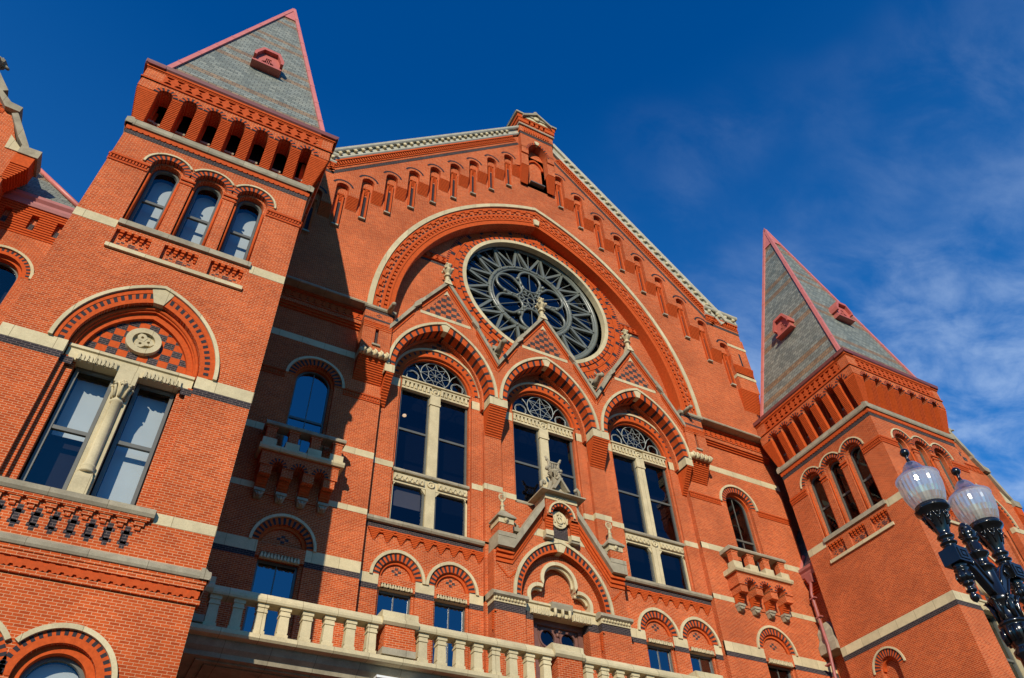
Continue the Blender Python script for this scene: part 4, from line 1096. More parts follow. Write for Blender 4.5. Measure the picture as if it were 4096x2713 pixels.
# ------------------------------------------------------------------ balconies
for x0, x1 in ((1.5, 5.05), (27.1, 31.1)):
    b = MB(); dB = 7.55; w = x1 - x0
    for i in range(4):
        c = x0 + .42 + i * (w - .84) / 3
        b.box(BR, c - .24, c + .24, dB + .12, DM, 15.2, 16.1)
        corbel(b, c - .22, c + .22, DM - .1, dB + .08, 14.6, 15.7, W, VR, .1)
        b.box(SG, c - .23, c + .23, DM - .34, DM + .05, 14.62, 14.74); b.taper(SG, (c - .14, c + .14, DM - .16, DM + .05, 14.38), (c - .21, c + .21, DM - .3, DM + .05, 14.62))
        b.ball(SG, (c, DM - .27, 14.5), .09, 7)
        for e in (-1, 1): b.tube(SG, [(c + e * .17, DM - .27, 14.6), (c + e * .08, DM - .29, 14.48), (c + e * .02, DM - .2, 14.4)], .04, 5)
    outer = [(x0 + .1, 15.6)]
    for i in range(3):
        c = x0 + .42 + (i + .5) * (w - .84) / 3; q = (w - .84) / 6 - .24
        outer += [(c - q, 15.6)] + arc(c, 15.65, q, q, 12) + [(c + q, 15.6)]
        vring(b, W, c, 15.65, q, q, q + .16, q + .16, dB + .06, dB + .3, 13, (VB, VR))
        b.box(BR, c - q, c + q, DM - .06, DM, 14.7, 16.1)
    b.slab(BR, outer + [(x1 - .1, 15.6), (x1 - .1, 16.22), (x0 + .1, 16.22)], (), dB + .07, DM)
    b.box(TC, x0 + .06, x1 - .06, dB + .04, DM, 16.22, 16.3)
    b.extr(ST, [(DM, 16.3), (dB - .06, 16.3), (dB - .12, 16.4), (dB - .12, 16.5), (dB - .02, 16.58), (DM, 16.58)], x0 - .08, x1 + .08)
    bo = b.build('balcony', HALL)
    for i in range(4):
        q = MB(); c = x0 + .3 + i * (w - .6) / 3
        q.box(ST, c - .3, c + .3, dB + .0, dB + .48, 16.58, 16.9); q.box(BR, c - .21, c + .21, dB + .07, dB + .42, 16.9, 17.58); q.box(BR, c - .26, c + .26, dB + .04, dB + .45, 17.5, 17.6)
        q.build('balcony_pier', bo)
    for i in range(3):
        pass
    q = MB(); q.extr(SG, [(dB + .55, 17.6), (dB - .05, 17.6), (dB - .08, 17.68), (dB + .04, 17.84), (dB + .45, 17.84), (dB + .58, 17.68)], x0 - .02, x1 + .02)
    for s in (x0, x1 - .5): q.box(SG, s, s + .5, dB + .4, DM, 17.6, 17.82)
    q.build('balcony_rail', bo)

# ------------------------------------------------------------------ gabled portal
po_, ps = MB(), Trim(); DP = 7.9; c = 16.22
po_.slab(BR, [(12.62, GZ), (14.15, GZ), (14.15, 12.2)] + [(c - 2.23, 12.33)] + arc(c, 12.33, 2.23, 2.68, 40)[1:-1] + [(c + 2.23, 12.33), (18.15, 12.2), (18.15, GZ), (19.72, GZ), (19.72, 14.35), (18.78, 14.35), (17.35, 17.0), (15.2, 17.0), (13.5, 14.35), (12.62, 14.35)], (), DP, DB + .1)
po_.slab(BR, rect(13.8, 18.5, 12.2, 15.2), (), DP + .75, DP + .85)
po, pi = arc(c, 12.33, 2.5, 3.10, 66), arc(c, 12.33, 2.28, 2.82, 66)
vring(po_, W, c, 12.33, 2.23, 2.68, 2.5, 3.1, DP - .012, DP + .4, 40, (VR,))
for i in range(0, 66, 2): po_.slab(VB, [pi[i], po[i], po[i + 1], pi[i + 1]], (), DP - .018, DP)
hood(ps, W, c, 12.33, 2.66, 3.28, .15, DP - .09, DP + .05, 44)
ps('keystone').slab(ST, [(c - .16, 14.98), (c - .36, 15.42), (c, 15.62), (c + .36, 15.42), (c + .16, 14.98)], (), DP - .05, DP + .4)
# trefoil head
def tref(k):
    l = [(c - 1.74 + .02 + k, 12.33)] + [(c - 1.1 - (.66 - k) * math.cos(t), 12.7 + (.66 - k) * math.sin(t)) for t in [i * math.pi * .62 / 12 for i in range(13)]]
    l += [(c - (1.0 - k) * math.cos(t), 13.62 + (1.0 - k) * math.sin(t)) for t in [-.12 + i * (math.pi / 2 + .12) / 16 for i in range(17)]]
    return l + [(2 * c - x, z) for x, z in l[::-1][1:]]
ps('trefoil_head').ring([ST], tref(.17), tref(0), DP + .28, DP + .8)
for x, z in tref(.2)[3:-3]: ps.ball(ST, (x, DP + .5, z), .085, 5)
po_.slab(BR, arc(c, 12.3, 2.23, 2.7, 30), [tref(.05)], DP + .36, DP + .5)
ps('lintel').extr(ST, [(DP + .9, 11.88), (DP + .3, 11.88), (DP + .3, 12.25), (DP + .22, 12.28), (DP + .22, 12.38), (DP + .9, 12.42)], 14.15, 18.15)
ps('bracket').extr(SG, [(DP + .4, 12.1), (DP + .12, 12.15), (DP + .06, 12.36), (DP + .06, 12.44), (DP + .4, 12.5)], 15.6, 16.7)
for i in range(3): ps.tube(ST, [(15.77 + i * .38, DP + .26, 11.8), (15.77 + i * .38, DP + .1, 11.9), (15.77 + i * .38, DP + .1, 12.15)], .075, 6)
for a, b in ((14.55, 15.55), (16.75, 17.75)): leaves(ps, ST, a, b, 11.78, 12.1, DP + .24, W, 5)
po_.box(BK, 14.15, 14.7, DP + .3, DP + .8, 11.5, 11.88); po_.box(BK, 17.6, 18.15, DP + .3, DP + .8, 11.5, 11.88)
po_.box(BR, 14.15, 14.7, DP + .31, DP + .8, GZ, 11.5); po_.box(BR, 17.6, 18.15, DP + .31, DP + .8, GZ, 11.5)
for a, b in ((12.62, 14.15), (18.15, 19.72)):
    ps('pier_capital').extr(SG, [(DB, 12.08), (DP - .1, 12.08), (DP - .2, 12.14), (DP - .2, 12.26), (DP - .02, 12.38), (DB, 12.38)], a - .12, b + .12)
    ps.box(ST, a - .03, b + .03, DP - .05, DB, 11.85, 12.08)
    for i in range(10): ps.ball(ST, (a + (i + .5) * (b - a) / 10, DP - .07, 12.0), .075, 6)
    po_.box(BK, a - .006, b + .006, DP - .012, DB, 11.5, 11.84)
    corbel(po_, a - .08, a + .1, DP + .1, DP - .0, 10.6, 11.4, W, VR, .1)
    q = (a + b) / 2
    cross(po_, q + .0, 14.05, DP, W, .12, .1)
    for i in range(8):
        for s in (-1, 1):
            z = 13.75 - abs((i % 8) - 3.5) * .0 - (i * .075 if i < 5 else (8 - i) * .075 + .1); po_.box(VR, q + s * (.55 - i * .07) - .05, q + s * (.55 - i * .07) + .04, DP - .03, DP + .05, 13.62 - i * .075, 13.69 - i * .075)
# belt, raking coping
po_bl = [(14.6, 15.6), (14.85, 16.0), (17.65, 16.0), (17.9, 15.6)]
ps('belt_course').slab(ST, po_bl, (), DP - .014, DP + .1)
for s in (-1, 1):
    q = lambda x, z: (c + s * x, z)
    for off, dd in ((0, .2), (.22, .12), (.42, .06)): po_.slab(VR, [q(.95, 17.05 - off), q(2.75, 14.35 - off), q(3.5, 14.35 - off), q(3.5, 14.2 - off), q(2.66, 14.2 - off), q(.95, 16.8 - off)], (), DP - dd, DP + .1)
    ps('coping').slab(SG, [q(.92, 17.55), q(2.62, 14.98), q(3.48, 14.98), q(3.55, 14.9), q(3.55, 14.4), q(2.72, 14.4), q(.92, 17.1)], (), DP - .40, DP + .6)
    # little pinnacle on each shoulder
    pn = MB(); x = c + s * 3.08
    pn.box(SG, x - .46, x + .46, DP - .42, DP + .55, 14.9, 15.12); pn.box(BR, x - .36, x + .36, DP - .32, DP + .5, 15.12, 15.62)
    pn.box(ST, x - .4, x + .4, DP - .36, DP + .5, 15.62, 15.92); pn.box(SG, x - .5, x + .5, DP - .46, DP + .5, 15.9, 15.98)
    pn.pyramid(SG, x - .5, x + .5, DP - .46, DP + .5, 15.98, 16.45, W, .12)
    for e in (-.0,): pn.lathe(ST, W(x, DP - .36, 15.77), [(.12, 0), (.12, .05), (.05, .05), (.05, .08)], 10, True, (Vector((1, 0, 0)), Vector((0, 0, 1)), Vector((0, -1, 0))))
    pn.lathe(ST, (x, DP, 0), [(.16, 16.42), (.09, 16.6), (.08, 16.72), (.13, 16.76), (.07, 16.8), (.06, 16.98), (.12, 17.04), (.05, 17.08)], 8)
    pn.tube(ST, [(x + .17 * math.cos(t), DP, 17.22 + .17 * math.sin(t)) for t in [i * 2 * math.pi / 16 for i in range(16)]], .035, 5, True)
    for i in range(5): pn.tube(ST, [(x - .12 + i * .06, DP, 17.1), (x - .16 + i * .08, DP, 17.46 + (.2 if i == 2 else 0))], .022, 5, r1=.01)
    pn.box(SG, x - s * 1.1 if s > 0 else x, x if s > 0 else x + 1.1, DP - .1, DP + .5, 15.5, 15.72)
    pn.ball(SG, (x - s * .8, DP + .1, 15.85), .12, 6); pn.tube(SG, [(x - s * .8, DP + .1, 15.8), (x - s * .65, DP + .0, 15.95), (x - s * .55, DP - .05, 15.9)], .06, 6)
    pn.build('pinnacle', HALL)
# niche turret with the carved monogram
po_.slab(BR, [(15.36, 16.55), (15.36, 17.6), (17.14, 17.6), (17.14, 16.55), (c + .52, 16.55)] + arc(c, 16.75, .52, .55, 18)[::-1] + [(c - .52, 16.55)], (), DP - .42, DP + .6)
vring(po_, W, c, 16.75, .52, .55, .68, .72, DP - .43, DP - .2, 19, (VB, VR)); hood(ps, W, c, 16.75, .76, .80, .09, DP - .5, DP - .3, 24)
for a, b in ((15.3, c - .5), (c + .5, 17.2)):
    corbel(po_, a, b, DP - .3, DP - .42, 15.85, 16.65, W, VR, .13)
    ps('corbel_stone').box(ST, a, b, DP - .36, DP + .3, 15.6, 15.86); ps.box(SG, a, b, DP - .3, DP + .3, 15.48, 15.6)
po_.box(BK, c - .5, c + .5, DP - .05, DP + .2, 15.7, 17.4)
ps('turret_cap').box(ST, 15.32, 17.18, DP - .46, DP + .6, 17.56, 17.9)
for i in range(5): ps.ring([ST], [*circ(c - .32 + i * .16, 17.72, .045, 10), (c - .275 + i * .16, 17.72)], [*circ(c - .32 + i * .16, 17.72, .075, 10), (c - .245 + i * .16, 17.72)], DP - .49, DP - .45)
ps.taper(SG, (15.0, 17.5, DP - .78, DP + .7, 17.9), (15.5, 17.0, DP - .4, DP + .6, 18.2)); ps.box(SG, 14.98, 17.52, DP - .8, DP + .7, 17.84, 17.91)
mg = MB()
mg.slab(ST, circ(c - .02, 16.68, .47, 36), (), DP - .16, DP)
def stroke(pts, w=.035, d=DP - .24):
    mg.tube(ST, [(c + x, d + .05, 16.68 + z) for x, z in pts], w, 4)
# interlaced capitals M, U, O and V cut on the disc
for s in (-1, 1): stroke([(s * .34 - .08, -.14), (s * .34 - .02, .2)], .045); stroke([(s * .34 + .06, -.2), (s * .34 + .1, .14)], .045); stroke([(s * .34 - .02, .2), (s * .34 + .06, -.2)], .035)
mg.tube(ST, [(c + .15 * math.cos(t), DP - .2, 16.64 + .17 * math.sin(t)) for t in [i * 2 * math.pi / 20 for i in range(20)]], .045, 4, True)
stroke([(-.12, .22), (0, .42), (.12, .22)], .04); stroke([(0, .4), (0, -.36)], .035); stroke([(-.08, -.34), (0, -.26), (.08, -.34)], .035)
mg.build('monogram_disc', HALL)
# carved lyre finial
ly = MB(); y = DP - .05
for s in (-1, 1):
    ly.slab(SG, [(c - .5 * 0 + s * .0, 18.95), (c + s * .5, 18.15), (c + s * .36, 18.15), (c, 18.75)], (), y - .6, y - .3)
    ly.tube(SG, [(c + s * 1.12, y - .45, 18.1), (c + s * 1.1, y - .45, 18.4), (c + s * .98, y - .45, 18.52), (c + s * .9, y - .45, 18.42)], .09, 6); ly.ball(SG, (c + s * .9, y - .45, 18.4), .1, 6)
    ly.tube(SG, [(c + s * .8, y, 18.15), (c + s * .4, y, 18.35), (c + s * .24, y, 18.9)], .12, 6)
ly.ball(SG, (c, y - .45, 19.0), .12, 7); ly.ball(SG, (c - .12, y - .45, 18.9), .09, 6); ly.ball(SG, (c + .12, y - .45, 18.9), .09, 6); ly.ball(SG, (c, y - .45, 19.15), .09, 6)
ly.taper(SG, (c - .55, c + .55, y - .35, y + .5, 18.15), (c - .17, c + .17, y - .12, y + .2, 18.75))
ly.box(SG, c - .17, c + .17, y - .14, y + .2, 18.7, 19.15)
ly.lathe(SG, (c, y, 0), [(.15, 19.1), (.22, 19.14), (.16, 19.2), (.2, 19.35), (.32, 19.5), (.34, 19.58)], 12)
for k in range(8):
    a = k * math.pi / 4; ly.tube(SG, [(c + .17 * math.cos(a), y + .17 * math.sin(a), 19.2), (c + .3 * math.cos(a), y + .3 * math.sin(a), 19.42), (c + .38 * math.cos(a), y + .38 * math.sin(a), 19.38)], .05, 5)
ly.tube(SG, [(c + .36 * math.cos(t), y, 19.78 + .2 * math.sin(t)) for t in [math.pi + i * math.pi / 12 for i in range(13)]], .09, 8)
for s in (-1, 1):
    ly.ball(SG, (c + s * .40, y, 19.74), .12, 8)
    ly.tube(SG, [(c + s * .36, y, 19.75), (c + s * .26, y, 19.95), (c + s * .3, y, 20.2), (c + s * .46, y, 20.48)], .085, 8, r1=.06)
    ly.tube(SG, [(c + s * .43, y, 20.3), (c + s * .33, y, 20.28)], .07, 6)
ly.box(SG, c - .34, c + .34, y - .05, y + .05, 20.12, 20.2)
for i in range(4): ly.tube(SG, [(c - .15 + i * .1, y, 19.62), (c - .15 + i * .1, y, 20.16)], .028, 6)
ly.build('lyre_finial', HALL)
prt = po_.build('portal', HALL); ps.build(prt)
# door
dr = MB(); d = DP + .95
dr.box(DR, 15.0, 15.2, d - .1, d + .2, GZ, 11.7); dr.box(DR, 17.35, 17.6, d - .1, d + .2, GZ, 11.7); dr.box(DR, 14.7, 17.7, d - .14, d + .2, 11.62, 11.9)
for a in (15.2, 16.28):
    cx0 = a + .55
    dr.slab(DR, rect(a, a + 1.07, 6.75, 11.62), [circ(cx0, 11.1, .37, 28), rect(a + .2, a + .9, 7.2, 10.3)], d, d + .1)
    dr.ring([DR], [*circ(cx0, 11.1, .37, 28), (cx0 + .37, 11.1)], [*circ(cx0, 11.1, .45, 28), (cx0 + .45, 11.1)], d - .05, d + .02)
    for sx in (-1, 1):
        for sz in (-1, 1): dr.lathe(DR, W(cx0 + sx * .43, d, 11.1 + sz * .4), [(.07, 0), (.07, .03), (.03, .05)], 8, True, (Vector((1, 0, 0)), Vector((0, 0, 1)), Vector((0, -1, 0))))
dr.box(DR, 16.2, 16.34, d - .05, d + .1, 6.75, 11.62); dr.ball(DR, (16.27, d - .06, 11.3), .1, 6)
do = dr.build('door', prt)
g = MB()
for a in (15.2, 16.28): g.slab(GD, circ(a + .55, 11.1, .37, 28), (), d + .05, d + .06, W, back=True); g.slab(GD, rect(a + .2, a + .9, 7.2, 10.3), (), d + .05, d + .06, W, back=True)
g.build('door_pane', do)

# ------------------------------------------------------------------ porch with balustrade
pc = MB(); y0 = 3.4
pc.extr(ST, [(DB, 6.50), (y0 - .10, 6.50), (y0 - .16, 6.56), (y0 - .16, 6.68), (y0, 6.76), (DB, 6.76)], .02, 32.8)
pc.extr(SG, [(DB, 6.08), (y0 + .55, 6.08), (y0 + .5, 6.2), (y0 + .32, 6.3), (y0 + .2, 6.44), (y0 + .2, 6.50), (DB, 6.50)], .06, 32.75)
px = [6.75, 13.3, 19.85, 26.4]
ext = [-.0] + px + [33.0]
for a, b in zip(ext[:-1], ext[1:]):
    m0, m1 = a + .75, b - .75
    for k in range(2): pc.slab(SG, rect(m0 + k * .3, m1 - k * .3, 4.2 + k * .3, 7.7 - k * .3), [rect(m0 + .16 + k * .3, m1 - .16 - k * .3, 4.36 + k * .3, 7.54 - k * .3)], 0, .05 - k * .01, Frame((0, 0, 6.04 + k * .0), (1, 0, 0), (0, 0, 1), (0, 1, 0)))
deck = pc.build('porch_deck', HALL)
for x in px:
    k = MB()
    k.box(BR, x - .5, x + .5, y0 + .15, y0 + 1.1, GZ, 5.6)
    k.taper(TC, (x - .42, x + .42, y0 + .2, y0 + 1.05, 5.55), (x - .56, x + .56, y0 + .05, y0 + 1.2, 5.95))
    for i in range(4): k.ball(TC, (x - .4 + i * .27, y0 + .1, 5.8), .1, 6)
    k.box(CW, x - .62, x + .62, y0 - .02, y0 + 1.25, 5.95, 6.03); k.box(CW, x - .66, x + .66, y0 - .06, y0 + 1.3, 6.03, 6.1)
    k.build('porch_column', HALL)
bal = MB()
segs = []
prev = .45
for x in px: segs.append((prev, x - .55)); prev = x + .55
segs.append((prev, 32.3))
for a, b in segs: bal.extr(ST, [(y0 + .42, 7.72), (y0 - .06, 7.72), (y0 - .09, 7.78), (y0 - .09, 7.86), (y0 + .03, 8.02), (y0 + .33, 8.02), (y0 + .45, 7.86), (y0 + .45, 7.78)], a, b)
bo = bal.build('balustrade', HALL)
for i, (a, b) in enumerate(segs):
    n = round((b - a) / .72)
    for k in range(n):
        x = a + (k + .5) * (b - a) / n
        q = MB()
        q.box(ST, x - .19, x + .19, y0 + .02, y0 + .36, 6.76, 6.86); q.taper(ST, (x - .16, x + .16, y0 + .04, y0 + .34, 6.86), (x - .15, x + .15, y0 + .05, y0 + .33, 6.92))
        q.taper(ST, (x - .165, x + .165, y0 + .05, y0 + .33, 6.92), (x - .145, x + .145, y0 + .06, y0 + .32, 7.44)); q.box(ST, x - .17, x + .17, y0 + .03, y0 + .35, 7.44, 7.5); q.box(ST, x - .155, x + .155, y0 + .05, y0 + .33, 7.5, 7.6); q.box(ST, x - .18, x + .18, y0 + .02, y0 + .36, 7.6, 7.72)
        q.build('baluster', bo)
for x in [.25] + px + [32.5]:
    e = .52 if 1 < x < 32 else .3
    q = MB()
    q.box(SG, x - e - .06, x + e + .06, y0 - .12, y0 + .85, 6.76, 6.98); q.box(BR, x - e, x + e, y0 - .06, y0 + .8, 6.98, 7.78)
    q.extr(ST, [(y0 + .9, 7.74), (y0 - .1, 7.74), (y0 - .18, 7.82), (y0 - .18, 7.92), (y0 - .05, 8.05), (y0 - .05, 8.22), (y0 + .05, 8.28), (y0 + .75, 8.28), (y0 + .9, 8.1)], x - e - .12, x + e + .12)
    q.build('pedestal', bo)
# frieze on the wall under the deck
uf = MB(); lattice(uf, -1.2, 33, 4.9, 5.4, DM - .14, W, .5); uf.box(TC, -1.2, 33, DM - .08, DM, 4.8, 4.9); uf.box(TC, -1.2, 33, DM - .16, DM, 5.4, 5.55)
uf.build('porch_frieze', HALL)

# ------------------------------------------------------------------ gap between hall and far tower
lk = MB()
lk.box(BR, 33.4, 40, 10.2, 10.5, GZ, 30.4)
lk.build('link_wall', HALL); lk = MB(); lk.box(BR, -7, -1.2, 10.2, 10.5, GZ, 30.4)
lk.build('link_wall', HALL)
gf = MB()
gf.box(BR, 33.55, 36, 7.0, 8.40, GZ, 17.45)
for k in range(7): gf.box(VR, 33.5 - k * .045, 33.6, 7.05, 8.39, 16.5 + k * .14, 16.6 + k * .14)
gf.build('gap_wall', HALL)
gt = MB(); FG = Frame((33.15, 0, 0), (0, 1, 0), (1, 0, 0))
gt.extr(PG, [(.5, 17.45), (.02, 17.45), (-.02, 17.6), (-.02, 17.7), (-.12, 17.82), (-.12, 17.98), (.5, 18.02)], 6.4, 8.42, FG)
gt.build('gap_gutter', HALL)
gt = MB()
gt.add([W(33.3, 8.42, 18.0), W(33.3, 6.9, 18.0), W(36.5, 6.9, 22.5), W(36.5, 10.2, 22.5), W(33.75, 10.2, 18.6)], [(0, 1, 2, 3, 4)], SL)
gt.tube(PK, [(33.2, 8.42, 18.0), (33.9, 8.42, 19.1)], .1, 4)
gt.build('gap_roof', HALL)
gt = MB()
gt.extr(PG, [(10.3, 29.7), (9.0, 29.7), (8.95, 29.95), (8.75, 30.2), (8.7, 30.55), (10.3, 30.9)], 33.95, 40)
gt.box(MR, 33.9, 40, 8.75, 10.3, 30.55, 30.7)
gt.build('link_cornice', HALL)
dp_ = MB()
dp_.taper(PG, (33.1, 33.4, 7.75, 8.05, 17.0), (33.0, 33.5, 7.65, 8.15, 17.46))
dp_.tube(PG, [(33.2, 7.9, 17.2), (33.0, 8.0, 16.3), (32.98, 8.0, 14.4), (32.66, 7.75, 13.7), (32.62, 7.7, 13.2), (32.5, 7.8, 11.6), (32.5, 7.8, GZ)], .085, 10)
for z in (16.0, 14.9, 12.2, 10.5): dp_.box(PG, 32.88 if z > 13 else 32.4, 33.1 if z > 13 else 32.62, 7.78, 8.15, z, z + .07)
dp_.build('downpipe', HALL)
bk = MB()
bk.box(SG, 32.66, 33.6, 7.2, 8.42, 12.9, 13.35); bk.taper(SG, (32.7, 33.6, 7.22, 8.42, 13.35), (32.9, 33.6, 7.4, 8.42, 13.7)); bk.box(SG, 32.92, 33.6, 7.42, 8.42, 13.7, 14.1); bk.taper(SG, (32.92, 33.6, 7.42, 8.42, 14.1), (33.3, 33.6, 7.8, 8.42, 14.7))
bk.build('buttress_cap', HALL)

# ------------------------------------------------------------------ wings to either side, set back
def arch_window(P, wall, st, F, c, hw, z0, zs, rise, name='window', d=.4, rails=(), gl=GC, blind=None):
    vring(wall, F, c, zs, hw, rise, hw + .3, rise + .32, -.012, .2, 31, (VR, VR))
    po, pi = arc(c, zs, hw + .3, rise + .32, 40), arc(c, zs, hw + .14, rise + .16, 40)
    for i in range(0, 40, 2): wall.slab(VB, [pi[i], po[i], po[i + 1], pi[i + 1]], (), -.018, 0, F)
    hood(st, F, c, zs, hw + .42, rise + .45, .12, -.09, .05, 36)
    vring(wall, F, c, zs, hw - .12, rise - .12, hw, rise, .18, .5, 30, (VR,))
    for s in (-1, 1): wall.slab(BR, rect(c + s * (hw - .06) - .06, c + s * (hw - .06) + .06, z0, zs), (), .18, .5, F)
    return sash(P, F, c, hw - .1, z0, zs, rise - .1, d, rails=rails, gl=gl, blind=blind)

def wing(cx, s, label, YW=6.6):
    """gabled pavilion; s is the side (+1 / -1) whose shoulder the photograph shows"""
    P = empty('brick_wing', (cx, YW, GZ), label, 'building')
    F = Frame((cx, YW, 0)); wall, st = MB(), Trim()
    hw = 6.35
    prof = [(-hw, GZ), (-hw, 25.9), (-hw + .1, 26.0), (-hw - .0, 27.6), (-5.6, 29.1), (-5.0, 30.4), (-4.0, 31.6), (0, 37.2)]
    full = prof + [(-u, z) for u, z in prof[::-1][1:]]
    wins = [archhole(0, 14.0, 25.6, 4.6, 3.2)]
    wall.slab(BR, full, wins, 0, .5, F)
    wall.slab(BR, rect(-5, 5, 13, 29), [archhole(-1.9, 14.5, 24.5, .9, .9), archhole(1.9, 14.5, 24.5, .9, .9), archhole(4.05 * 1, 20, 24.9, .3, .3)], .6, .9, F)
    vring(wall, F, 0, 25.6, 4.6, 3.2, 5.0, 3.6, -.012, .6, 60, (VR,))
    po, pi = arc(0, 25.6, 5.0, 3.6, 80), arc(0, 25.6, 4.78, 3.38, 80)
    for i in range(0, 80, 2): wall.slab(VB, [pi[i], po[i], po[i + 1], pi[i + 1]], (), -.018, 0, F)
    hood(st, F, 0, 25.6, 5.16, 3.76, .14, -.1, .05, 50)
    for a, b in ((-hw, -4.6), (4.6, hw)):
        st('belt_course').box(ST, a - .02, b + .02, -.03, .3, 25.2, 25.62, F); st('belt_course').box(ST, a - .01, b + .01, -.012, .3, 22.7, 23.15, F); wall.box(BK, a, b, -.008, .2, 22.4, 22.7, F); cross(wall, (a + b) / 2, 24.3, 0, F, .14, .11)
        wall.box(TC, a, b, -.05, .1, 23.6, 23.72, F)
    for a in (-1.9, 1.9): sash(P, F, a, .9, 14.5, 24.5, .9, .85, rails=(19.5,), gl=GC, blind=15)
    # checker under the coping, pierced band across
    checker(wall, [(-3.6, 31.2), (3.6, 31.2), (0, 36.2)], 0, .48, .36, F)
    lattice(wall, -4.6, 4.6, 30.3, 30.75, -.03, F, .45); wall.box(TC, -4.8, 4.8, -.06, .1, 30.8, 30.9, F)
    # kneelers, coping
    for q in (-1, 1):
        m = lambda l: [(q * u, z) for u, z in l]
        st('coping').slab(SG, m([(4.0, 31.6), (0, 37.2), (0, 37.75), (4.25, 31.85)]), (), -.25, .6, F)
        st('kneeler').slab(SG, m([(3.85, 31.55), (3.85, 31.85), (4.7, 31.0), (5.25, 30.9), (5.25, 30.5), (4.6, 30.55)]), (), -.3, .6, F)
        st('coping').slab(SG, m([(5.2, 30.5), (6.45, 28.4), (6.45, 28.0), (5.85, 28.8), (5.0, 30.3)]), (), -.22, .6, F)
        st('kneeler').slab(ST, m([(5.5, 29.0), (6.4, 28.0), (5.6, 28.0)]), (), -.05, .1, F)
        a, b = sorted((q * 6.2, q * 7.05)); st.box(SG, a, b, -.25, .9, 27.75, 28.3, F)
        a, b = sorted((q * 6.2, q * 6.95)); wall.box(VR, a, b, -.18, .8, 27.0, 27.75, F)
        for k in range(8):
            a, b = sorted((q * 6.2, q * (hw + .1 + k * .065))); wall.box(VR, a, b, -.02 * k, .8, 26.0 + k * .125, 26.09 + k * .125, F); a, b = sorted((q * 6.2, q * (hw + .07 + k * .065))); wall.box(VR, a, b, -.02 * k + .03, .8, 26.09 + k * .125, 26.13 + k * .125, F)
        fn = MB()
    # side walls run back
    wall.box(BR, -hw, -hw + .4, .5, 16, GZ, 27.2, F); wall.box(BR, hw - .4, hw, .5, 16, GZ, 27.2, F)
    wall.box(DK, -hw + .5, hw - .5, 1.9, 2.0, GZ, 28.0, F)  # near-black sheet stands in for the unlit inside of the wing
    w = wall.build('wall', P); st.build(P)
    for u, z in ((0, 37.6), (s * 2.95, 33.0)):
        o = F(u, .1, 0); fi = MB()
        fi.lathe(SG, (o.x, o.y, 0), [(.22, z), (.16, z + .3), (.30, z + .45), (.16, z + .6), (.13, z + .85), (.34, z + 1.05), (.36, z + 1.25), (.14, z + 1.4), (.03, z + 1.7)], 8, False)
        for k in range(4):
            a = k * math.pi / 2; fi.tube(SG, [(o.x, o.y, z + .95), (o.x + .35 * math.cos(a), o.y + .35 * math.sin(a), z + 1.05), (o.x + .5 * math.cos(a), o.y + .5 * math.sin(a), z + .92)], .12, 6, r1=.08)
        fi.build('finial', P)
    rf = MB(); rf.add([F(-hw - .3, .5, 28.0), F(0, .5, 37.3), F(hw + .3, .5, 28.0), F(-hw - .3, 17, 28.0), F(0, 17, 37.3), F(hw + .3, 17, 28.0)], [(0, 1, 4, 3), (1, 2, 5, 4), (3, 4, 5)], SL)
    rf.build('roof', P)
    return P, F
# near wing: the link bay with a hipped roof between it and the tower
WL, FL = wing(-18.4, 1, 'brick wing with a stepped stone coping left of the near tower')
lw, ls = MB(), Trim(); F8 = Frame((0, 8.0, 0))
lw.slab(BR, rect(-12.1, -6.6, GZ, 24.4), [archhole(-10.75, 16.5, 21.95, 1.0, 1.0)], 0, .5, F8)
arch_window(WL, lw, ls, F8, -10.75, 1.0, 16.5, 21.95, 1.0, rails=(20.2,), gl=GC)
k = 0
for i in range(12):
    z = 24.4 + i * .135; d = -.03 - .022 * i
    for a, b in ((-12.1, -11.75), (-11.45, -10.65), (-10.35, -9.6), (-9.3, -8.55), (-8.25, -6.6)):
        if 2 < i < 9: lw.box(VR, a, b, d, .3, z, z + .095, F8)
    if not 2 < i < 9: lw.box(VR, -12.1, -6.6, d, .3, z, z + .095, F8)
    lw.box(BR, -12.1, -6.6, .02, .3, z, z + .135, F8)
for a in (-11.6, -10.5, -9.45, -8.4): lw.box(BK, a - .09, a + .09, -.02, .1, 24.75, 25.2, F8)
lw.box(DK, -12, -6.7, 1.4, 1.5, GZ, 24, F8)  # near-black sheet, painted darkness behind the link window
lw.build('link_wall', WL); ls.build(WL)
lr = MB()
lr.extr(PG, [(.3, 26.0), (-.34, 26.0), (-.40, 26.15), (-.40, 26.3), (-.5, 26.45), (-.5, 26.62), (.3, 26.7)], -12.1, -6.6, F8)
lr.add([F8(-12.6, -.35, 26.62), F8(-8.9, -.35, 26.62), F8(-12.9, 1.6, 31.2), F8(-8.9, 6, 26.62), F8(-12.6, 6, 26.62)], [(0, 1, 2), (1, 3, 2), (0, 2, 4), (0, 1, 3, 4), (2, 3, 4)], SL)
lr.tube(PK, [F8(-8.9, -.4, 26.7), F8(-12.9, 1.6, 31.3)], .14, 6)
lr.build('hipped_roof', WL)
# far wing
WR, FRr = wing(51.2, 1, 'brick wing gable with a wide arch beyond the far tower')
lr = MB(); lr.box(BR, 39.9, 45.0, 8.0, 8.4, GZ, 26.0); lr.build('link_wall', WR)

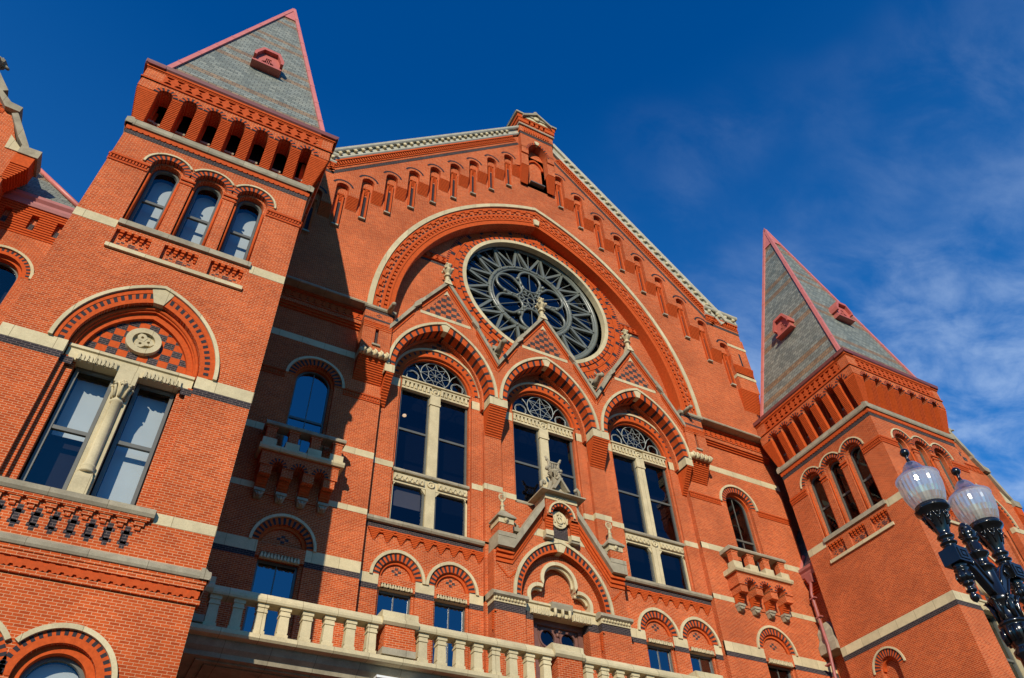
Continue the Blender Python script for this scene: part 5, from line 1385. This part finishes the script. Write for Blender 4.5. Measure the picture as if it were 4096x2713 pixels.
# ------------------------------------------------------------------ twin street lamp
LX, LY = 5.37, -16.29
LAMP = empty('street_lamp', (LX, LY, GZ), 'glossy black twin street lamp with two acorn globes in the lower right corner', 'street lamp')
p = MB()
p.lathe(IR, (LX, LY, 0), [(.30, GZ), (.30, GZ + .12), (.26, GZ + .18), (.22, GZ + .7), (.16, GZ + .95), (.18, GZ + 1.0), (.13, GZ + 1.1), (.105, GZ + 2.0), (.085, -1.0), (.082, -.86), (.105, -.84), (.108, -.80), (.08, -.78), (.088, -.76), (.10, -.72), (.115, -.66), (.118, -.60), (.10, -.585), (.122, -.575), (.125, -.555), (.10, -.54), (.085, -.50), (.082, -.42), (.105, -.37), (.12, -.335), (.105, -.32), (.075, -.30), (.066, -.1), (.064, -.045), (.082, -.035), (.09, -.02), (.082, 0), (.066, .01), (.058, .04), (.066, .08), (.098, .105), (.102, .12), (.088, .13), (.07, .15), (.072, .21), (.06, .225), (.058, .25), (.075, .262), (.078, .275), (.06, .285), (.075, .31), (.078, .34), (.07, .36), (.06, .372), (.064, .385), (.05, .42), (.028, .452), (.004, .466)], 28)
for i in range(12):
    a = i * math.pi / 6; p.tube(IR, [(LX + .112 * math.cos(a), LY + .112 * math.sin(a), -.73), (LX + .122 * math.cos(a), LY + .122 * math.sin(a), -.66), (LX + .118 * math.cos(a), LY + .118 * math.sin(a), -.60)], .018, 6)
for i in range(6):
    a = i * math.pi / 3
    f = lambda r, z, e=0: (LX + r * math.cos(a + e), LY + r * math.sin(a + e), z)
    p.tube(IR, [f(.09, -.53), f(.10, -.45), f(.112, -.38), f(.135, -.335), f(.145, -.35)], .022, 6, r1=.012)
    for e in (-.3, .3): p.tube(IR, [f(.09, -.5, 0), f(.095, -.43, e), f(.11, -.385, e * .6)], .012, 5)
    p.ball(IR, f(.072, .33), .018, 6)
    p.tube(IR, [f(.062, .355), f(.07, .30)], .01, 5)
p.build('post', LAMP)
for s in (-1, 1):
    x = LX + s * .39
    a = MB()
    a.box(IR, x - .088, x + .088, LY - .088, LY + .088, -.075, .075)
    for q in (0,):
        a.slab(IR, rect(x - .062, x + .062, -.052, .052), [rect(x - .042, x + .042, -.034, .034)], LY - .096, LY - .088); a.slab(IR, rect(x - .024, x + .024, -.018, .018), (), LY - .097, LY - .088)
    # curved bracket from the box down to the post
    up_ = [(x - s * .08, .06), (x - s * .14, .045), (x - s * .20, -.01), (x - s * .26, -.10), (x - s * .33, -.20)]
    dn = [(x - s * .33, -.33), (x - s * .28, -.28), (x - s * .22, -.19), (x - s * .16, -.105), (x - s * .11, -.07), (x - s * .08, -.066)]
    a.slab(IR, up_ + dn, (), LY - .034, LY + .034, back=True)
    a.tube(IR, [(u, LY - .036, z) for u, z in up_], .014, 6); a.tube(IR, [(u, LY - .036, z) for u, z in dn], .012, 6)
    a.tube(IR, [(u, LY + .036, z) for u, z in up_], .014, 6)
    a.tube(IR, [(x - s * .13, LY - .04, .03), (x - s * .17, LY - .045, -.03), (x - s * .15, LY - .045, -.06), (x - s * .125, LY - .045, -.03)], .012, 6)
    # turned drop below
    a.lathe(IR, (x, LY, 0), [(.06, -.075), (.065, -.09), (.05, -.1), (.062, -.112), (.068, -.125), (.05, -.138), (.056, -.15), (.068, -.18), (.07, -.21), (.058, -.235), (.04, -.245), (.05, -.255), (.052, -.265), (.034, -.275), (.026, -.30), (.03, -.31), (.046, -.32), (.048, -.332), (.03, -.342), (.022, -.35), (.036, -.37), (.038, -.39), (.028, -.415), (.004, -.436)], 20)
    for i in range(8):
        t = i * math.pi / 4; a.tube(IR, [(x + .06 * math.cos(t), LY + .06 * math.sin(t), -.152), (x + .072 * math.cos(t), LY + .072 * math.sin(t), -.20), (x + .06 * math.cos(t), LY + .06 * math.sin(t), -.233)], .011, 5)
    # lamp holder
    a.lathe(IR, (x, LY, 0), [(.075, .075), (.08, .088), (.06, .1), (.052, .125), (.072, .132), (.078, .145), (.06, .16), (.05, .175), (.072, .195), (.08, .212), (.07, .225), (.058, .235), (.062, .26), (.085, .35), (.118, .44), (.135, .475), (.158, .488), (.163, .505), (.158, .52), (.148, .528), (.15, .545), (.14, .55), (.13, .53)], 32)
    for i in range(8):
        t = i * math.pi / 4; g = lambda r, z, e=0: (x + r * math.cos(t + e), LY + r * math.sin(t + e), z)
        a.tube(IR, [g(.118, .44, -.3), g(.104, .395, -.12), g(.092, .35, 0), g(.078, .31, 0)], .008, 5); a.tube(IR, [g(.118, .44, .3), g(.104, .395, .12), g(.092, .35, 0)], .008, 5)
        a.ball(IR, g(.118, .425), .014, 6); a.ball(IR, g(.104, .375), .011, 6); a.ball(IR, g(.16, .505), .009, 5)
    a.build('arm', LAMP)
    gl = MB()
    prof = [(.138, .545), (.156, .575), (.178, .63), (.194, .69), (.203, .75), (.206, .80), (.203, .835), (.197, .86)]
    n = 56
    c0 = Vector((x, LY, 0))
    pts, fc = [], []
    for r_, z in prof:
        for k in range(n): q = r_ - (.006 if k % 2 else 0); pts.append(c0 + Vector((q * math.cos(2 * math.pi * k / n), q * math.sin(2 * math.pi * k / n), z)))
    for i in range(len(prof) - 1):
        for k in range(n): fc.append((i * n + k, i * n + (k + 1) % n, (i + 1) * n + (k + 1) % n, (i + 1) * n + k))
    gl.add(pts, fc, AC, False)
    gl.lathe(CW, (x, LY, 0), [(.03, .52), (.03, .60), (.045, .62), (.05, .72), (.03, .78), (.005, .79)], 12)
    go = gl.build('globe', LAMP)
    cp = MB()
    cp.lathe(AK, (x, LY, 0), [(.198, .858), (.212, .866), (.210, .876), (.198, .884), (.186, .896), (.168, .912), (.150, .926), (.128, .938), (.112, .948), (.104, .962), (.098, .985), (.086, 1.01), (.07, 1.035), (.055, 1.052), (.03, 1.062)], 40)
    cp.build('globe_cap', go)
    fn = MB(); fn.lathe(IR, (x, LY, 0), [(.028, 1.055), (.03, 1.07), (.018, 1.085), (.014, 1.13), (.022, 1.145)], 14); fn.ball(IR, (x, LY, 1.19), .046, 12)
    fn.build('globe_finial', go)
mw.build('main_wall', HALL); ms.build(HALL); gw.build('gable_wall', HALL); cs.build('raking_cornice', HALL)
